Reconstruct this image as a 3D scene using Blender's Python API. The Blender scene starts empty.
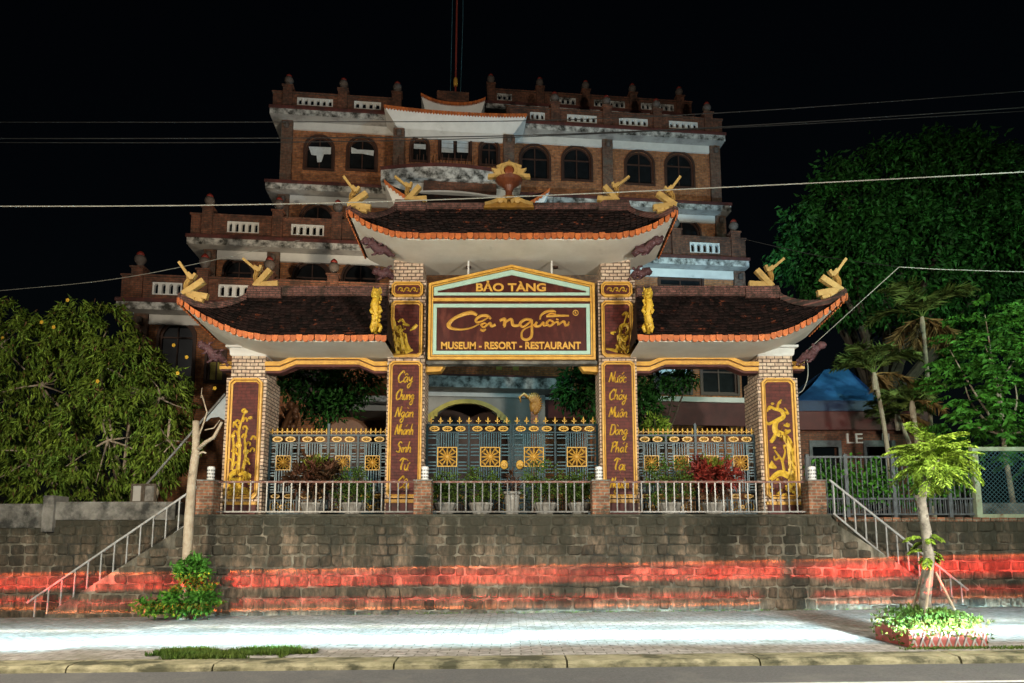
import bpy, bmesh, math, random, unicodedata
import numpy as np
from mathutils import Vector, Matrix, noise
R = math.radians
random.seed(7); rng = np.random.default_rng(7)
sc = bpy.context.scene
COL = sc.collection

# ------------------------------------------------------------------ camera
F, PITCH, HZ = 683.0, R(7.0), 546.0
CAM = Vector((0.0, -17.0, 1.6))
PPY = HZ - F * math.tan(PITCH)
cd = bpy.data.cameras.new('camera'); cam = bpy.data.objects.new('camera', cd); COL.objects.link(cam)
cam.location = CAM; cam.rotation_euler = (math.pi / 2 + PITCH, 0, 0)
cd.sensor_width = 36.0; cd.lens = 36.0 * F / 1024.0
cd.shift_y = (PPY - 341.5) / 1024.0
cd.clip_start = 0.1; cd.clip_end = 3000
sc.camera = cam

# ------------------------------------------------------------------ night sky, moon-weak sun, street light
w = bpy.data.worlds.new('World'); sc.world = w; w.use_nodes = True
wn = w.node_tree.nodes; wl = w.node_tree.links
sky = wn.new('ShaderNodeTexSky'); sky.sky_type = 'NISHITA'; sky.sun_disc = False
sky.sun_elevation = R(14); sky.sun_rotation = R(192)
wl.new(sky.outputs[0], wn['Background'].inputs[0]); wn['Background'].inputs[1].default_value = 0.0006
sd = bpy.data.lights.new('sun', 'SUN'); sun = bpy.data.objects.new('sun', sd); COL.objects.link(sun)
sd.energy = 0.04; sd.angle = R(3); sd.color = (1, 0.93, 0.85)
sun.rotation_euler = (R(76), 0, R(-12))

def lamp(name, kind, loc, target, energy, color, **kw):
    d = bpy.data.lights.new(name, kind); o = bpy.data.objects.new(name, d); COL.objects.link(o)
    d.energy = energy; d.color = color
    for k, v in kw.items(): setattr(d, k, v)
    o.location = loc
    o.rotation_euler = (Vector(target) - Vector(loc)).to_track_quat('-Z', 'Y').to_euler()
    return o
# street lamps over the near side of the road (poles out of the picture), lamps in the hotel court, and unseen strips added for the traffic's light trails
SPOT = dict(spot_blend=0.85, shadow_soft_size=0.35)
lamp('street_lamp_light', 'SPOT', (-9.5, -13.5, 5.2), (-2, 1, 4.6), 6400, (1.0, 0.86, 0.66), spot_size=R(125), **SPOT)
lamp('street_lamp_light', 'SPOT', (8.5, -14.0, 4.6), (1.5, 1, 5.2), 6200, (1.0, 0.92, 0.78), spot_size=R(120), **SPOT)
lamp('street_lamp_light', 'SPOT', (12.5, -9.5, 9.5), (12.5, 8, 6.0), 3600, (0.72, 1.0, 0.82), spot_size=R(72), **SPOT)
lamp('street_lamp_light', 'SPOT', (6.5, -13.0, 8.5), (4, -8.5, 0.0), 3500, (1.0, 0.97, 0.86), spot_size=R(130), **SPOT)
lamp('street_lamp_light', 'SPOT', (-6, -13.0, 8.5), (-5, -8.5, 0.0), 2800, (1.0, 0.97, 0.86), spot_size=R(130), **SPOT)
lamp('courtyard_light', 'SPOT', (8.4, 3.6, 8.6), (4.0, 12, 17.0), 2300, (0.42, 0.78, 1.0), spot_size=R(100), spot_blend=0.6, shadow_soft_size=0.3)
lamp('courtyard_light', 'SPOT', (-4.6, 3.4, 8.6), (-6.0, 12, 16.0), 1300, (1.0, 0.80, 0.55), spot_size=R(110), spot_blend=0.6, shadow_soft_size=0.3)
lamp('street_lamp_light', 'SPOT', (26, -8, 12), (13, 9, 9.5), 5200, (0.70, 1.0, 0.74), spot_size=R(60), **SPOT)
lamp('porch_light', 'SPOT', (0.3, 1.3, 6.6), (0.0, 6.0, 5.4), 130, (0.50, 0.92, 1.0), spot_size=R(120), spot_blend=0.6, shadow_soft_size=0.15)
def strip(loc, target, energy, color, sx, sy, spread, roll=0.0):
    o = lamp('added_trail_wash', 'AREA', loc, target, energy, color, shape='RECTANGLE', size=sx, size_y=sy, spread=R(spread))
    o.rotation_euler = (Matrix.Rotation(roll, 3, 'Y') @ o.rotation_euler.to_matrix()).to_euler()
for i in range(8):                                        # unseen strips added to lay the white headlight trail as a band on the pavement, drifting away from the kerb to the right
    xa, xb = -28+7*i, -21+7*i
    if xa == 0: cuts = [(xa, 5.5, 1.0), (5.5, xb, 0.6)]
    elif xa == 7: cuts = [(xa, 7.0, 0.6), (7.0, xb, 1.0)]
    else: cuts = [(xa, xb, 1.0)]
    for a_, b_, k in cuts:
        xm = (a_+b_)/2; q = k*(b_-a_)/60; ty = -5.6+0.075*xm
        strip((xm, -9.4, 0.85), (xm, ty+.5, 0.14), 2100*q, (0.50, 0.86, 1.0), b_-a_, 0.05, 11)
        strip((xm, -9.4, 0.80), (xm, ty, 0.14), 1200*q, (0.90, 0.98, 1.0), b_-a_, 0.03, 3)
        strip((xm, -9.4, 0.82), (xm, ty+1.7, 0.14), 160*q, (1.0, 0.98, 0.85), b_-a_, 0.02, 1.2)
RD = (1.0, 0.02, 0.012)  # red for the unseen strips added to band the wall like tail-light trails
for z, en, sp, rl, col in ((0.94, 260, 3.4, -.018, RD), (1.14, 60, 0.7, -.019, (1.0, 0.16, 0.03)), (0.80, 40, 0.6, -.017, RD), (0.42, 80, 1.8, -.012, RD), (0.24, 60, 0.8, -.012, (1.0, 0.22, 0.06))):
    strip((0, -9.3, z), (0, -1.2, z), en, col, 60, 0.02, sp, rl)
strip((24, -9.3, 1.30), (24, -1.2, 1.32), 170, RD, 34, 0.02, 4, -.018)

sc.view_settings.view_transform = 'Standard'; sc.view_settings.look = 'None'
sc.view_settings.exposure = 0.0; sc.view_settings.gamma = 1.0; sc.view_settings.use_curve_mapping = False
sc.render.engine = 'CYCLES'; sc.cycles.use_denoising = True
sc.cycles.max_bounces = 6; sc.cycles.caustics_reflective = False; sc.cycles.caustics_refractive = False

# ------------------------------------------------------------------ measuring: photo point -> place at a given depth
def ray(px, py):
    dx = px - 512.0; dy = PPY - py; c, s = math.cos(PITCH), math.sin(PITCH)
    return Vector((dx, F * c - dy * s, F * s + dy * c))
def P(px, py, Y):
    d = ray(px, py); t = (Y - CAM.y) / d.y
    return CAM + d * t
def PX(px, py, Y): return P(px, py, Y).x
def PZ(py, Y, px=512): return P(px, py, Y).z
def GROUND(px, py, z):
    d = ray(px, py); t = (z - CAM.z) / d.z
    return CAM + d * t
SLOPE = 0.010
def gz(x, base=0.0): return base + SLOPE * x

# ------------------------------------------------------------------ mesh builder
class MB:
    def __init__(s): s.v = []; s.f = []; s.m = []; s.mi = 0
    def add(s, vs, fs):
        o = len(s.v); s.v += [tuple(v) for v in vs]
        for f in fs: s.f.append(tuple(i + o for i in f)); s.m.append(s.mi)
    def box(s, x0, x1, y0, y1, z0, z1):
        x0, x1 = min(x0, x1), max(x0, x1); y0, y1 = min(y0, y1), max(y0, y1); z0, z1 = min(z0, z1), max(z0, z1)
        s.add([(x0,y0,z0),(x1,y0,z0),(x1,y1,z0),(x0,y1,z0),(x0,y0,z1),(x1,y0,z1),(x1,y1,z1),(x0,y1,z1)],
              [(0,3,2,1),(4,5,6,7),(0,1,5,4),(1,2,6,5),(2,3,7,6),(3,0,4,7)])
    def bbox(s, x0, x1, y0, y1, z0, z1, b=0.02):      # chamfered on its front face edges
        s.frustum((x0,x1,z0,z1), y0+b, y1, (x0+b,x1-b,z0+b,z1-b), y0)
    def frustum(s, r1, ya, yb, r2, yf):
        x0,x1,z0,z1 = r1; a0,a1,c0,c1 = r2
        v = [(x0,yb,z0),(x1,yb,z0),(x1,yb,z1),(x0,yb,z1),(x0,ya,z0),(x1,ya,z0),(x1,ya,z1),(x0,ya,z1),(a0,yf,c0),(a1,yf,c0),(a1,yf,c1),(a0,yf,c1)]
        s.add(v, [(0,3,2,1)[::-1],(0,1,5,4),(1,2,6,5),(2,3,7,6),(3,0,4,7),(4,5,9,8),(5,6,10,9),(6,7,11,10),(7,4,8,11),(8,9,10,11)])
    def prism(s, poly, y0, y1):                        # polygon in x,z extruded along y
        n = len(poly)
        a = sum(poly[i][0]*poly[(i+1)%n][1]-poly[(i+1)%n][0]*poly[i][1] for i in range(n))
        if a < 0: poly = poly[::-1]
        v = [(p[0], y0, p[1]) for p in poly] + [(p[0], y1, p[1]) for p in poly]
        s.add(v, [tuple(range(n)), tuple(range(2*n-1, n-1, -1))] + [(i, i+n, (i+1)%n+n, (i+1)%n) for i in range(n)])
    def prismz(s, poly, z0, z1):                       # polygon in x,y extruded along z
        n = len(poly)
        a = sum(poly[i][0]*poly[(i+1)%n][1]-poly[(i+1)%n][0]*poly[i][1] for i in range(n))
        if a < 0: poly = poly[::-1]
        v = [(p[0], p[1], z0) for p in poly] + [(p[0], p[1], z1) for p in poly]
        s.add(v, [tuple(range(n-1,-1,-1)), tuple(range(n, 2*n))] + [(i, (i+1)%n, (i+1)%n+n, i+n) for i in range(n)])
    def ring(s, po, pi, y0, y1, closed=True, slope=0.0):  # moulding between two matching outlines; slope pushes inner edge back
        n = len(po); v = []
        for p in po: v.append((p[0], y0, p[1]))
        for p in pi: v.append((p[0], y0+slope, p[1]))
        for p in po: v.append((p[0], y1, p[1]))
        for p in pi: v.append((p[0], y1, p[1]))
        f = []
        for i in range(n if closed else n-1):
            j = (i+1) % n
            f += [(i,j,n+j,n+i),(2*n+i,3*n+i,3*n+j,2*n+j),(i,2*n+i,2*n+j,j),(n+i,n+j,3*n+j,3*n+i)]
        if not closed: f += [(0,n,3*n,2*n),(n-1,3*n-1,4*n-1,2*n-1)]
        s.add(v, f)
    def tube(s, pts, r, n=8, cap=True, flat=None):
        pts = [Vector(p) for p in pts]; k = len(pts)
        rs = r if isinstance(r, (list, tuple)) else [r]*k
        v = []; up = None
        for i, p in enumerate(pts):
            t = (pts[min(i+1,k-1)] - pts[max(i-1,0)])
            if t.length < 1e-9: t = Vector((0,0,1))
            t.normalize()
            if up is None: up = Vector((0,1,0)) if abs(t.y) < 0.9 else Vector((1,0,0))
            a = t.cross(up)
            if a.length < 1e-6: a = t.orthogonal()
            a.normalize(); b = t.cross(a).normalized(); up = -b if up.dot(-b) > 0 else b
            b = up
            for j in range(n):
                an = 2*math.pi*j/n
                v.append(p + a*math.cos(an)*rs[i] + b*math.sin(an)*rs[i]*(flat or 1))
        f = [(i*n+j, i*n+(j+1)%n, (i+1)*n+(j+1)%n, (i+1)*n+j) for i in range(k-1) for j in range(n)]
        if cap: f += [tuple(range(n-1,-1,-1)), tuple(range((k-1)*n, k*n))]
        s.add(v, f)
    def bar(s, a, b, wx, wy):                           # rectangular bar between two points
        a = Vector(a); b = Vector(b); t = (b-a).normalized()
        side = t.cross(Vector((0,1,0)))
        if side.length < 1e-4: side = Vector((1,0,0))
        side.normalize(); fr = side.cross(t).normalized()
        v = []
        for p in (a, b):
            for sx, sy in ((-1,-1),(1,-1),(1,1),(-1,1)): v.append(p + side*sx*wx/2 + fr*sy*wy/2)
        s.add(v, [(0,3,2,1),(4,5,6,7),(0,1,5,4),(1,2,6,5),(2,3,7,6),(3,0,4,7)])
    def lathe(s, prof, c=(0,0,0), n=14):
        v = []; f = []
        for r, z in prof:
            for j in range(n):
                a = 2*math.pi*j/n; v.append((c[0]+r*math.cos(a), c[1]+r*math.sin(a), c[2]+z))
        k = len(prof)
        f = [(i*n+j, i*n+(j+1)%n, (i+1)*n+(j+1)%n, (i+1)*n+j) for i in range(k-1) for j in range(n)]
        f += [tuple(range(n-1,-1,-1)), tuple(range((k-1)*n, k*n))]
        s.add(v, f)
    def blob(s, c, r, n=8, m=6, jit=0.0):
        rx, ry, rz = r if isinstance(r, (tuple, list)) else (r, r, r)
        v = []; 
        for i in range(1, m):
            th = math.pi*i/m
            for j in range(n):
                ph = 2*math.pi*j/n; q = 1 + random.uniform(-jit, jit)
                v.append((c[0]+rx*q*math.sin(th)*math.cos(ph), c[1]+ry*q*math.sin(th)*math.sin(ph), c[2]+rz*q*math.cos(th)))
        v += [(c[0],c[1],c[2]+rz),(c[0],c[1],c[2]-rz)]; T = len(v)-2
        f = [(i*n+j, (i+1)*n+j, (i+1)*n+(j+1)%n, i*n+(j+1)%n) for i in range(m-2) for j in range(n)]
        f += [(T, j, (j+1)%n) for j in range(n)] + [(T+1, (m-2)*n+(j+1)%n, (m-2)*n+j) for j in range(n)]
        s.add(v, f)
    def grid(s, fn, nu, nv, flip=False):
        v = [fn(i/nu, j/nv) for j in range(nv+1) for i in range(nu+1)]; W = nu+1
        f = [(j*W+i, j*W+i+1, (j+1)*W+i+1, (j+1)*W+i) for j in range(nv) for i in range(nu)]
        if flip: f = [q[::-1] for q in f]
        s.add(v, f)
    def stroke(s, pts, wd, y0, y1, per=6, flat=1.0):    # brush stroke in x,z with a width at each point
        P2, W2 = catmull(pts, wd, per)
        n = len(P2); L = []; Rr = []
        for i in range(n):
            t = P2[min(i+1,n-1)] - P2[max(i-1,0)]
            t = t.normalized() if t.length > 1e-9 else Vector((1,0))
            nn = Vector((-t.y, t.x)); L.append(P2[i]+nn*W2[i]/2); Rr.append(P2[i]-nn*W2[i]/2)
        v = []
        for q in L: v.append((q.x, y1, q.y))
        for q in P2: v.append((q.x, y0, q.y))
        for q in Rr: v.append((q.x, y1, q.y))
        f = []
        for i in range(n-1): f += [(i,i+1,n+i+1,n+i),(n+i,n+i+1,2*n+i+1,2*n+i)]
        s.add(v, f)
    def build(s, name, mat, parent=None, smooth=False, bevel=0.0, at=None, world=True):
        me = bpy.data.meshes.new(name)
        off = Vector((0,0,0))
        if parent is not None and world:
            q = parent
            while q is not None: off += q.location; q = q.parent
        elif at is not None: off = Vector(at)
        vs = np.array(s.v, dtype=np.float64) - np.array(off)[None, :] if len(s.v) else np.zeros((0,3))
        me.from_pydata(vs.tolist(), [], s.f)
        mats = mat if isinstance(mat, (list, tuple)) else [mat]
        for m_ in mats: me.materials.append(m_)
        if len(mats) > 1: me.polygons.foreach_set('material_index', s.m)
        if smooth: me.polygons.foreach_set('use_smooth', [True]*len(me.polygons))
        me.update()
        o = bpy.data.objects.new(name, me); COL.objects.link(o)
        if parent is not None: o.parent = parent
        elif at is not None: o.location = at
        if bevel > 0:
            b = o.modifiers.new('bevel', 'BEVEL'); b.width = bevel; b.segments = 2; b.limit_method = 'ANGLE'; b.angle_limit = R(40)
        return o

def catmull(pts, wd, per=6):
    pts = [Vector(p) for p in pts]; k = len(pts)
    wd = wd if isinstance(wd, (list, tuple)) else [wd]*k
    if k == 2:
        return [pts[0].lerp(pts[1], i/per) for i in range(per+1)], [wd[0]+(wd[1]-wd[0])*i/per for i in range(per+1)]
    out = []; ow = []
    for i in range(k-1):
        p0, p1, p2, p3 = pts[max(i-1,0)], pts[i], pts[i+1], pts[min(i+2,k-1)]
        for j in range(per):
            t = j/per
            out.append(0.5*((2*p1)+(-p0+p2)*t+(2*p0-5*p1+4*p2-p3)*t*t+(-p0+3*p1-3*p2+p3)*t**3))
            ow.append(wd[i]+(wd[i+1]-wd[i])*t)
    out.append(pts[-1]); ow.append(wd[-1])
    return out, ow

def thing(name, label, cat, loc=(0,0,0), rz=0.0, group=None):
    o = bpy.data.objects.new(name, None); COL.objects.link(o); o.empty_display_size = 0.3
    o.location = loc; o.rotation_euler = (0,0,rz); o['label'] = label; o['category'] = cat
    if group: o['group'] = group
    return o
def tag(o, label, cat, group=None):
    o['label'] = label; o['category'] = cat
    if group: o['group'] = group
    return o
def struct(o): o['kind'] = 'structure'; return o
def stuff(o): o['kind'] = 'stuff'; return o
def dup(root, loc, label=None, rz=None):
    r = root.copy(); COL.objects.link(r); r.location = loc
    if rz is not None: r.rotation_euler = (0,0,rz)
    if label: r['label'] = label
    for ch in list(root.children):
        c = ch.copy(); COL.objects.link(c); c.parent = r
        for g in ch.children:
            d = g.copy(); COL.objects.link(d); d.parent = c
    return r
def dpart(src, parent, loc):                            # another part sharing a part's mesh
    c = src.copy(); COL.objects.link(c); c.parent = parent; c.location = loc; return c

# ------------------------------------------------------------------ materials
def mk(name, c1, c2=None, scale=4.0, rough=0.75, bump=0.0, bscale=30.0, c3=None, s3=1.2, t3=(0.5,0.7), metallic=0.0, island=0.0, detail=6, stretch=None, spec=0.4):
    m = bpy.data.materials.new(name); m.use_nodes = True
    N = m.node_tree.nodes; L = m.node_tree.links; b = N['Principled BSDF']
    b.inputs['Roughness'].default_value = rough; b.inputs['Metallic'].default_value = metallic
    b.inputs['Specular IOR Level'].default_value = spec
    tc = N.new('ShaderNodeTexCoord'); vec = tc.outputs['Object']
    if stretch:
        mp = N.new('ShaderNodeMapping'); mp.inputs['Scale'].default_value = stretch; L.new(vec, mp.inputs[0]); vec = mp.outputs[0]
    def nz(sc_, d=detail):
        n = N.new('ShaderNodeTexNoise'); n.inputs['Scale'].default_value = sc_; n.inputs['Detail'].default_value = d
        n.inputs['Roughness'].default_value = 0.65; L.new(vec, n.inputs['Vector']); return n.outputs['Fac']
    def mix(a, bb, f):
        x = N.new('ShaderNodeMix'); x.data_type = 'RGBA'
        for sock, val in ((x.inputs[0], f), (x.inputs[6], a), (x.inputs[7], bb)):
            if hasattr(val, 'links'): L.new(val, sock)
            else: sock.default_value = val if isinstance(val, float) else (*val, 1)
        return x.outputs[2]
    def ramp(f, lo, hi):
        r = N.new('ShaderNodeMapRange'); r.inputs[1].default_value = lo; r.inputs[2].default_value = hi; L.new(f, r.inputs[0]); return r.outputs[0]
    col = mix(c1, c2 if c2 else tuple(x*0.8 for x in c1), ramp(nz(scale), 0.35, 0.65))
    if c3: col = mix(col, c3, ramp(nz(s3, 8), *t3))
    if island > 0:
        g = N.new('ShaderNodeNewGeometry'); h = N.new('ShaderNodeHueSaturation')
        mr = N.new('ShaderNodeMapRange'); mr.inputs[3].default_value = 1-island; mr.inputs[4].default_value = 1+island
        L.new(g.outputs['Random Per Island'], mr.inputs[0]); L.new(mr.outputs[0], h.inputs['Value']); L.new(col, h.inputs['Color']); col = h.outputs[0]
    L.new(col, b.inputs['Base Color'])
    if bump > 0:
        bp = N.new('ShaderNodeBump'); bp.inputs['Strength'].default_value = bump; bp.inputs['Distance'].default_value = 0.03
        L.new(nz(bscale, 5), bp.inputs['Height']); L.new(bp.outputs[0], b.inputs['Normal'])
    return m

def mk_brick(name, c1, c2, mortar, bw=0.22, bh=0.075, ms=0.012, rough=0.85, stain=None, st=(0.5,0.72), ss=0.8, bump=0.6, flat=False, offset=0.5):
    m = bpy.data.materials.new(name); m.use_nodes = True
    N = m.node_tree.nodes; L = m.node_tree.links; b = N['Principled BSDF']; b.inputs['Roughness'].default_value = rough
    b.inputs['Specular IOR Level'].default_value = 0.3
    tc = N.new('ShaderNodeTexCoord'); sp = N.new('ShaderNodeSeparateXYZ'); L.new(tc.outputs['Object'], sp.inputs[0])
    cb = N.new('ShaderNodeCombineXYZ')
    if flat:
        L.new(sp.outputs[0], cb.inputs[0]); L.new(sp.outputs[1], cb.inputs[1])
    else:
        ad = N.new('ShaderNodeMath'); L.new(sp.outputs[0], ad.inputs[0]); L.new(sp.outputs[1], ad.inputs[1])
        L.new(ad.outputs[0], cb.inputs[0]); L.new(sp.outputs[2], cb.inputs[1])
    # a little waviness
    nw = N.new('ShaderNodeTexNoise'); nw.inputs['Scale'].default_value = 3.0; L.new(tc.outputs['Object'], nw.inputs[0])
    vm = N.new('ShaderNodeVectorMath'); vm.operation = 'MULTIPLY_ADD'; vm.inputs[1].default_value = (bh*0.25,)*3
    L.new(nw.outputs['Color'], vm.inputs[0]); L.new(cb.outputs[0], vm.inputs[2])
    br = N.new('ShaderNodeTexBrick'); L.new(vm.outputs[0], br.inputs['Vector'])
    br.offset = offset
    br.inputs['Color1'].default_value = (*c1,1); br.inputs['Color2'].default_value = (*c2,1); br.inputs['Mortar'].default_value = (*mortar,1)
    br.inputs['Scale'].default_value = 1.0; br.inputs['Brick Width'].default_value = bw; br.inputs['Row Height'].default_value = bh
    br.inputs['Mortar Size'].default_value = ms; br.inputs['Mortar Smooth'].default_value = 0.3
    col = br.outputs['Color']
    n1 = N.new('ShaderNodeTexNoise'); n1.inputs['Scale'].default_value = 9.0; n1.inputs['Detail'].default_value = 6; L.new(tc.outputs['Object'], n1.inputs[0])
    hs = N.new('ShaderNodeHueSaturation'); mr = N.new('ShaderNodeMapRange'); mr.inputs[1].default_value = 0.3; mr.inputs[2].default_value = 0.7
    mr.inputs[3].default_value = 0.6; mr.inputs[4].default_value = 1.35
    L.new(n1.outputs['Fac'], mr.inputs[0]); L.new(mr.outputs[0], hs.inputs['Value']); L.new(col, hs.inputs['Color']); col = hs.outputs[0]
    if stain:
        n2 = N.new('ShaderNodeTexNoise'); n2.inputs['Scale'].default_value = ss; n2.inputs['Detail'].default_value = 8; n2.inputs['Roughness'].default_value = 0.7
        L.new(tc.outputs['Object'], n2.inputs[0])
        r2 = N.new('ShaderNodeMapRange'); r2.inputs[1].default_value = st[0]; r2.inputs[2].default_value = st[1]; L.new(n2.outputs['Fac'], r2.inputs[0])
        mx = N.new('ShaderNodeMix'); mx.data_type = 'RGBA'; L.new(r2.outputs[0], mx.inputs[0]); L.new(col, mx.inputs[6]); mx.inputs[7].default_value = (*stain,1); col = mx.outputs[2]
    L.new(col, b.inputs['Base Color'])
    if bump:
        bp = N.new('ShaderNodeBump'); bp.inputs['Strength'].default_value = bump; bp.inputs['Distance'].default_value = 0.01; bp.invert = True
        L.new(br.outputs['Fac'], bp.inputs['Height']); L.new(bp.outputs[0], b.inputs['Normal'])
    return m

M = {}
M['brick']   = mk_brick('building brick', (0.46,0.185,0.07), (0.30,0.105,0.045), (0.20,0.13,0.09), stain=(0.07,0.05,0.035), st=(0.5,0.8))
M['brickD']  = mk_brick('parapet brick', (0.24,0.09,0.05), (0.15,0.055,0.035), (0.10,0.07,0.05), stain=(0.035,0.028,0.024), st=(0.42,0.7), ss=1.5)
M['pilaster']= mk_brick('pilaster brick', (0.20,0.10,0.07), (0.13,0.065,0.045), (0.12,0.10,0.08), stain=(0.14,0.14,0.12), st=(0.5,0.75), ss=2.5)
M['gatebrick'] = mk_brick('pale gate brick', (0.62,0.50,0.38), (0.50,0.36,0.27), (0.10,0.07,0.055), bw=0.21, bh=0.092, ms=0.014, stain=(0.16,0.15,0.08), st=(0.6,0.85), ss=2.0, bump=0.9)
M['postbrick'] = mk_brick('old post brick', (0.30,0.125,0.065), (0.14,0.06,0.035), (0.22,0.20,0.15), stain=(0.03,0.03,0.02), st=(0.47,0.66), ss=3.0, bump=1.0)
M['maroon']  = mk_brick('maroon panel brick', (0.105,0.020,0.015), (0.075,0.014,0.011), (0.045,0.009,0.008), bw=0.22, bh=0.08, ms=0.008, stain=(0.18,0.06,0.045), st=(0.64,0.9), ss=5.0, bump=0.5, rough=0.6)
M['gold']    = mk('gold paint', (0.72,0.41,0.075), (0.54,0.28,0.05), scale=6, rough=0.42, bump=0.15, bscale=40, c3=(0.22,0.13,0.03), s3=5, t3=(0.62,0.85))
M['goldR']   = mk('yellow gold relief', (0.76,0.52,0.055), (0.50,0.30,0.03), scale=12, rough=0.4, bump=0.3, bscale=60, c3=(0.30,0.17,0.02), s3=14, t3=(0.55,0.8))
M['goldP']   = mk('pale weathered gold', (0.58,0.40,0.14), (0.46,0.29,0.09), scale=7, rough=0.5, bump=0.2, c3=(0.25,0.18,0.08), s3=8, t3=(0.55,0.75))
M['goldG']   = mk('iron gold', (0.66,0.41,0.08), (0.50,0.28,0.05), scale=10, rough=0.4)
M['cream']   = mk('cream soffit plaster', (0.72,0.68,0.60), (0.62,0.58,0.50), scale=1.5, rough=0.8, c3=(0.32,0.29,0.24), s3=2.0, t3=(0.62,0.9))
M['white']   = mk('white plaster', (0.72,0.72,0.70), (0.62,0.62,0.60), scale=2, rough=0.8, c3=(0.30,0.30,0.27), s3=1.5, t3=(0.62,0.88))
M['mould']   = mk('mouldy white fascia', (0.62,0.62,0.60), (0.40,0.40,0.38), scale=3, rough=0.85, c3=(0.035,0.035,0.03), s3=3.0, t3=(0.42,0.62), bump=0.3)
M['redcap']  = mk('oxblood coping', (0.13,0.035,0.03), (0.08,0.025,0.02), scale=4, rough=0.7, c3=(0.03,0.02,0.02), s3=3, t3=(0.45,0.75))
M['redtip']  = mk('red painted tip', (0.26,0.03,0.02), (0.15,0.02,0.015), rough=0.5)
M['urn']     = mk('weathered urn', (0.13,0.11,0.10), (0.08,0.06,0.05), scale=9, rough=0.8, bump=0.4)
M['tile']    = mk('mossy roof tile', (0.020,0.009,0.008), (0.008,0.005,0.0045), scale=5, rough=0.75, island=0.8, c3=(0.15,0.04,0.018), s3=4.0, t3=(0.61,0.66), spec=0.25)
M['orange']  = mk('orange eave tile', (0.55,0.16,0.04), (0.40,0.10,0.03), scale=8, rough=0.6, island=0.25, c3=(0.16,0.05,0.03), s3=4, t3=(0.6,0.85))
M['ridge']   = mk_brick('ridge brickwork', (0.22,0.10,0.085), (0.14,0.065,0.055), (0.07,0.05,0.045), bw=0.16, bh=0.06, ms=0.01, stain=(0.03,0.025,0.02), st=(0.45,0.65), ss=3.0, bump=1.0)
M['plum']    = mk('plum carved wood', (0.11,0.045,0.05), (0.06,0.028,0.034), scale=10, rough=0.6, bump=0.3)
M['mint']    = mk('mint sign border', (0.42,0.62,0.52), (0.36,0.55,0.46), scale=6, rough=0.5)
M['signred'] = mk('maroon sign board', (0.075,0.016,0.012), (0.045,0.010,0.008), scale=6, rough=0.35, c3=(0.16,0.045,0.03), s3=3.2, t3=(0.52,0.75), stretch=(1,1,0.45))
M['iron']    = mk('dark teal iron', (0.012,0.042,0.055), (0.008,0.026,0.034), scale=6, rough=0.45)
M['ironL']   = mk('silver grey iron', (0.06,0.14,0.17), (0.03,0.075,0.095), scale=6, rough=0.4)
M['steel']   = mk('dull galvanised rail', (0.22,0.22,0.21), (0.13,0.128,0.118), scale=8, rough=0.4, metallic=0.3, c3=(0.16,0.09,0.06), s3=6, t3=(0.58,0.8))
M['rust']    = mk('rusty red rail', (0.20,0.085,0.06), (0.12,0.06,0.05), scale=10, rough=0.7, c3=(0.30,0.29,0.27), s3=9, t3=(0.5,0.7))
M['glass']   = mk('dark window glass', (0.012,0.014,0.016), (0.008,0.009,0.01), rough=0.2, spec=0.15)
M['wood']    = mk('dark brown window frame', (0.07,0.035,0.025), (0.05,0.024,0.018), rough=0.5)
M['curtain'] = mk('pale curtain and lit pane', (0.62,0.68,0.72), (0.5,0.56,0.6), scale=6, rough=0.9, bump=0.3, bscale=12)
M['yellowpane'] = mk('yellow window grille', (0.50,0.44,0.10), (0.32,0.28,0.07), scale=6, rough=0.6)
M['concrete']= mk('grey concrete', (0.22,0.21,0.19), (0.12,0.115,0.10), scale=4, rough=0.9, bump=0.5, c3=(0.03,0.03,0.026), s3=1.8, t3=(0.45,0.62), detail=9)
M['mosscap'] = mk('black mossy coping', (0.075,0.07,0.05), (0.03,0.03,0.022), scale=5, rough=0.95, bump=0.8, bscale=18, c3=(0.16,0.15,0.12), s3=3, t3=(0.6,0.75))
M['rail'] = mk('silver painted rail', (0.36,0.37,0.37), (0.25,0.25,0.24), scale=8, rough=0.4, c3=(0.2,0.14,0.1), s3=6, t3=(0.6,0.8))
M['railD'] = mk('dark grey rail', (0.10,0.11,0.12), (0.05,0.055,0.06), scale=8, rough=0.5)
M['stone']   = mk('mossy wall stone', (0.20,0.145,0.10), (0.05,0.042,0.03), scale=11, rough=0.9, bump=1.0, bscale=14, island=0.42, c3=(0.03,0.03,0.022), s3=1.3, t3=(0.44,0.62), detail=10, stretch=(1,1,0.45))
M['mortar']  = mk('pale wall mortar', (0.30,0.27,0.21), (0.08,0.075,0.055), scale=3, rough=0.95, bump=0.8, c3=(0.03,0.03,0.025), s3=0.9, t3=(0.42,0.6), stretch=(1,1,0.45))
M['asphalt'] = mk('asphalt', (0.13,0.13,0.13), (0.085,0.085,0.085), scale=30, rough=0.85, bump=0.5, bscale=160, c3=(0.17,0.165,0.15), s3=1.2, t3=(0.5,0.8))
M['paint']   = mk('worn road paint', (0.72,0.72,0.70), (0.5,0.5,0.48), scale=12, rough=0.7)
M['kerb']    = mk('mossy kerb concrete', (0.34,0.31,0.20), (0.17,0.16,0.09), scale=6, rough=0.9, bump=0.8, c3=(0.06,0.06,0.035), s3=2.6, t3=(0.47,0.60), stretch=(0.6,1,1), detail=9)
M['paving']  = mk_brick('interlocking paving', (0.36,0.34,0.32), (0.28,0.26,0.24), (0.13,0.12,0.10), bw=0.30, bh=0.15, ms=0.010, stain=(0.14,0.13,0.09), st=(0.5,0.75), ss=0.9, flat=True, bump=0.8)
M['soil']    = mk('dark soil', (0.07,0.055,0.04), (0.045,0.036,0.028), scale=3, rough=0.95, bump=0.5)
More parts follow.
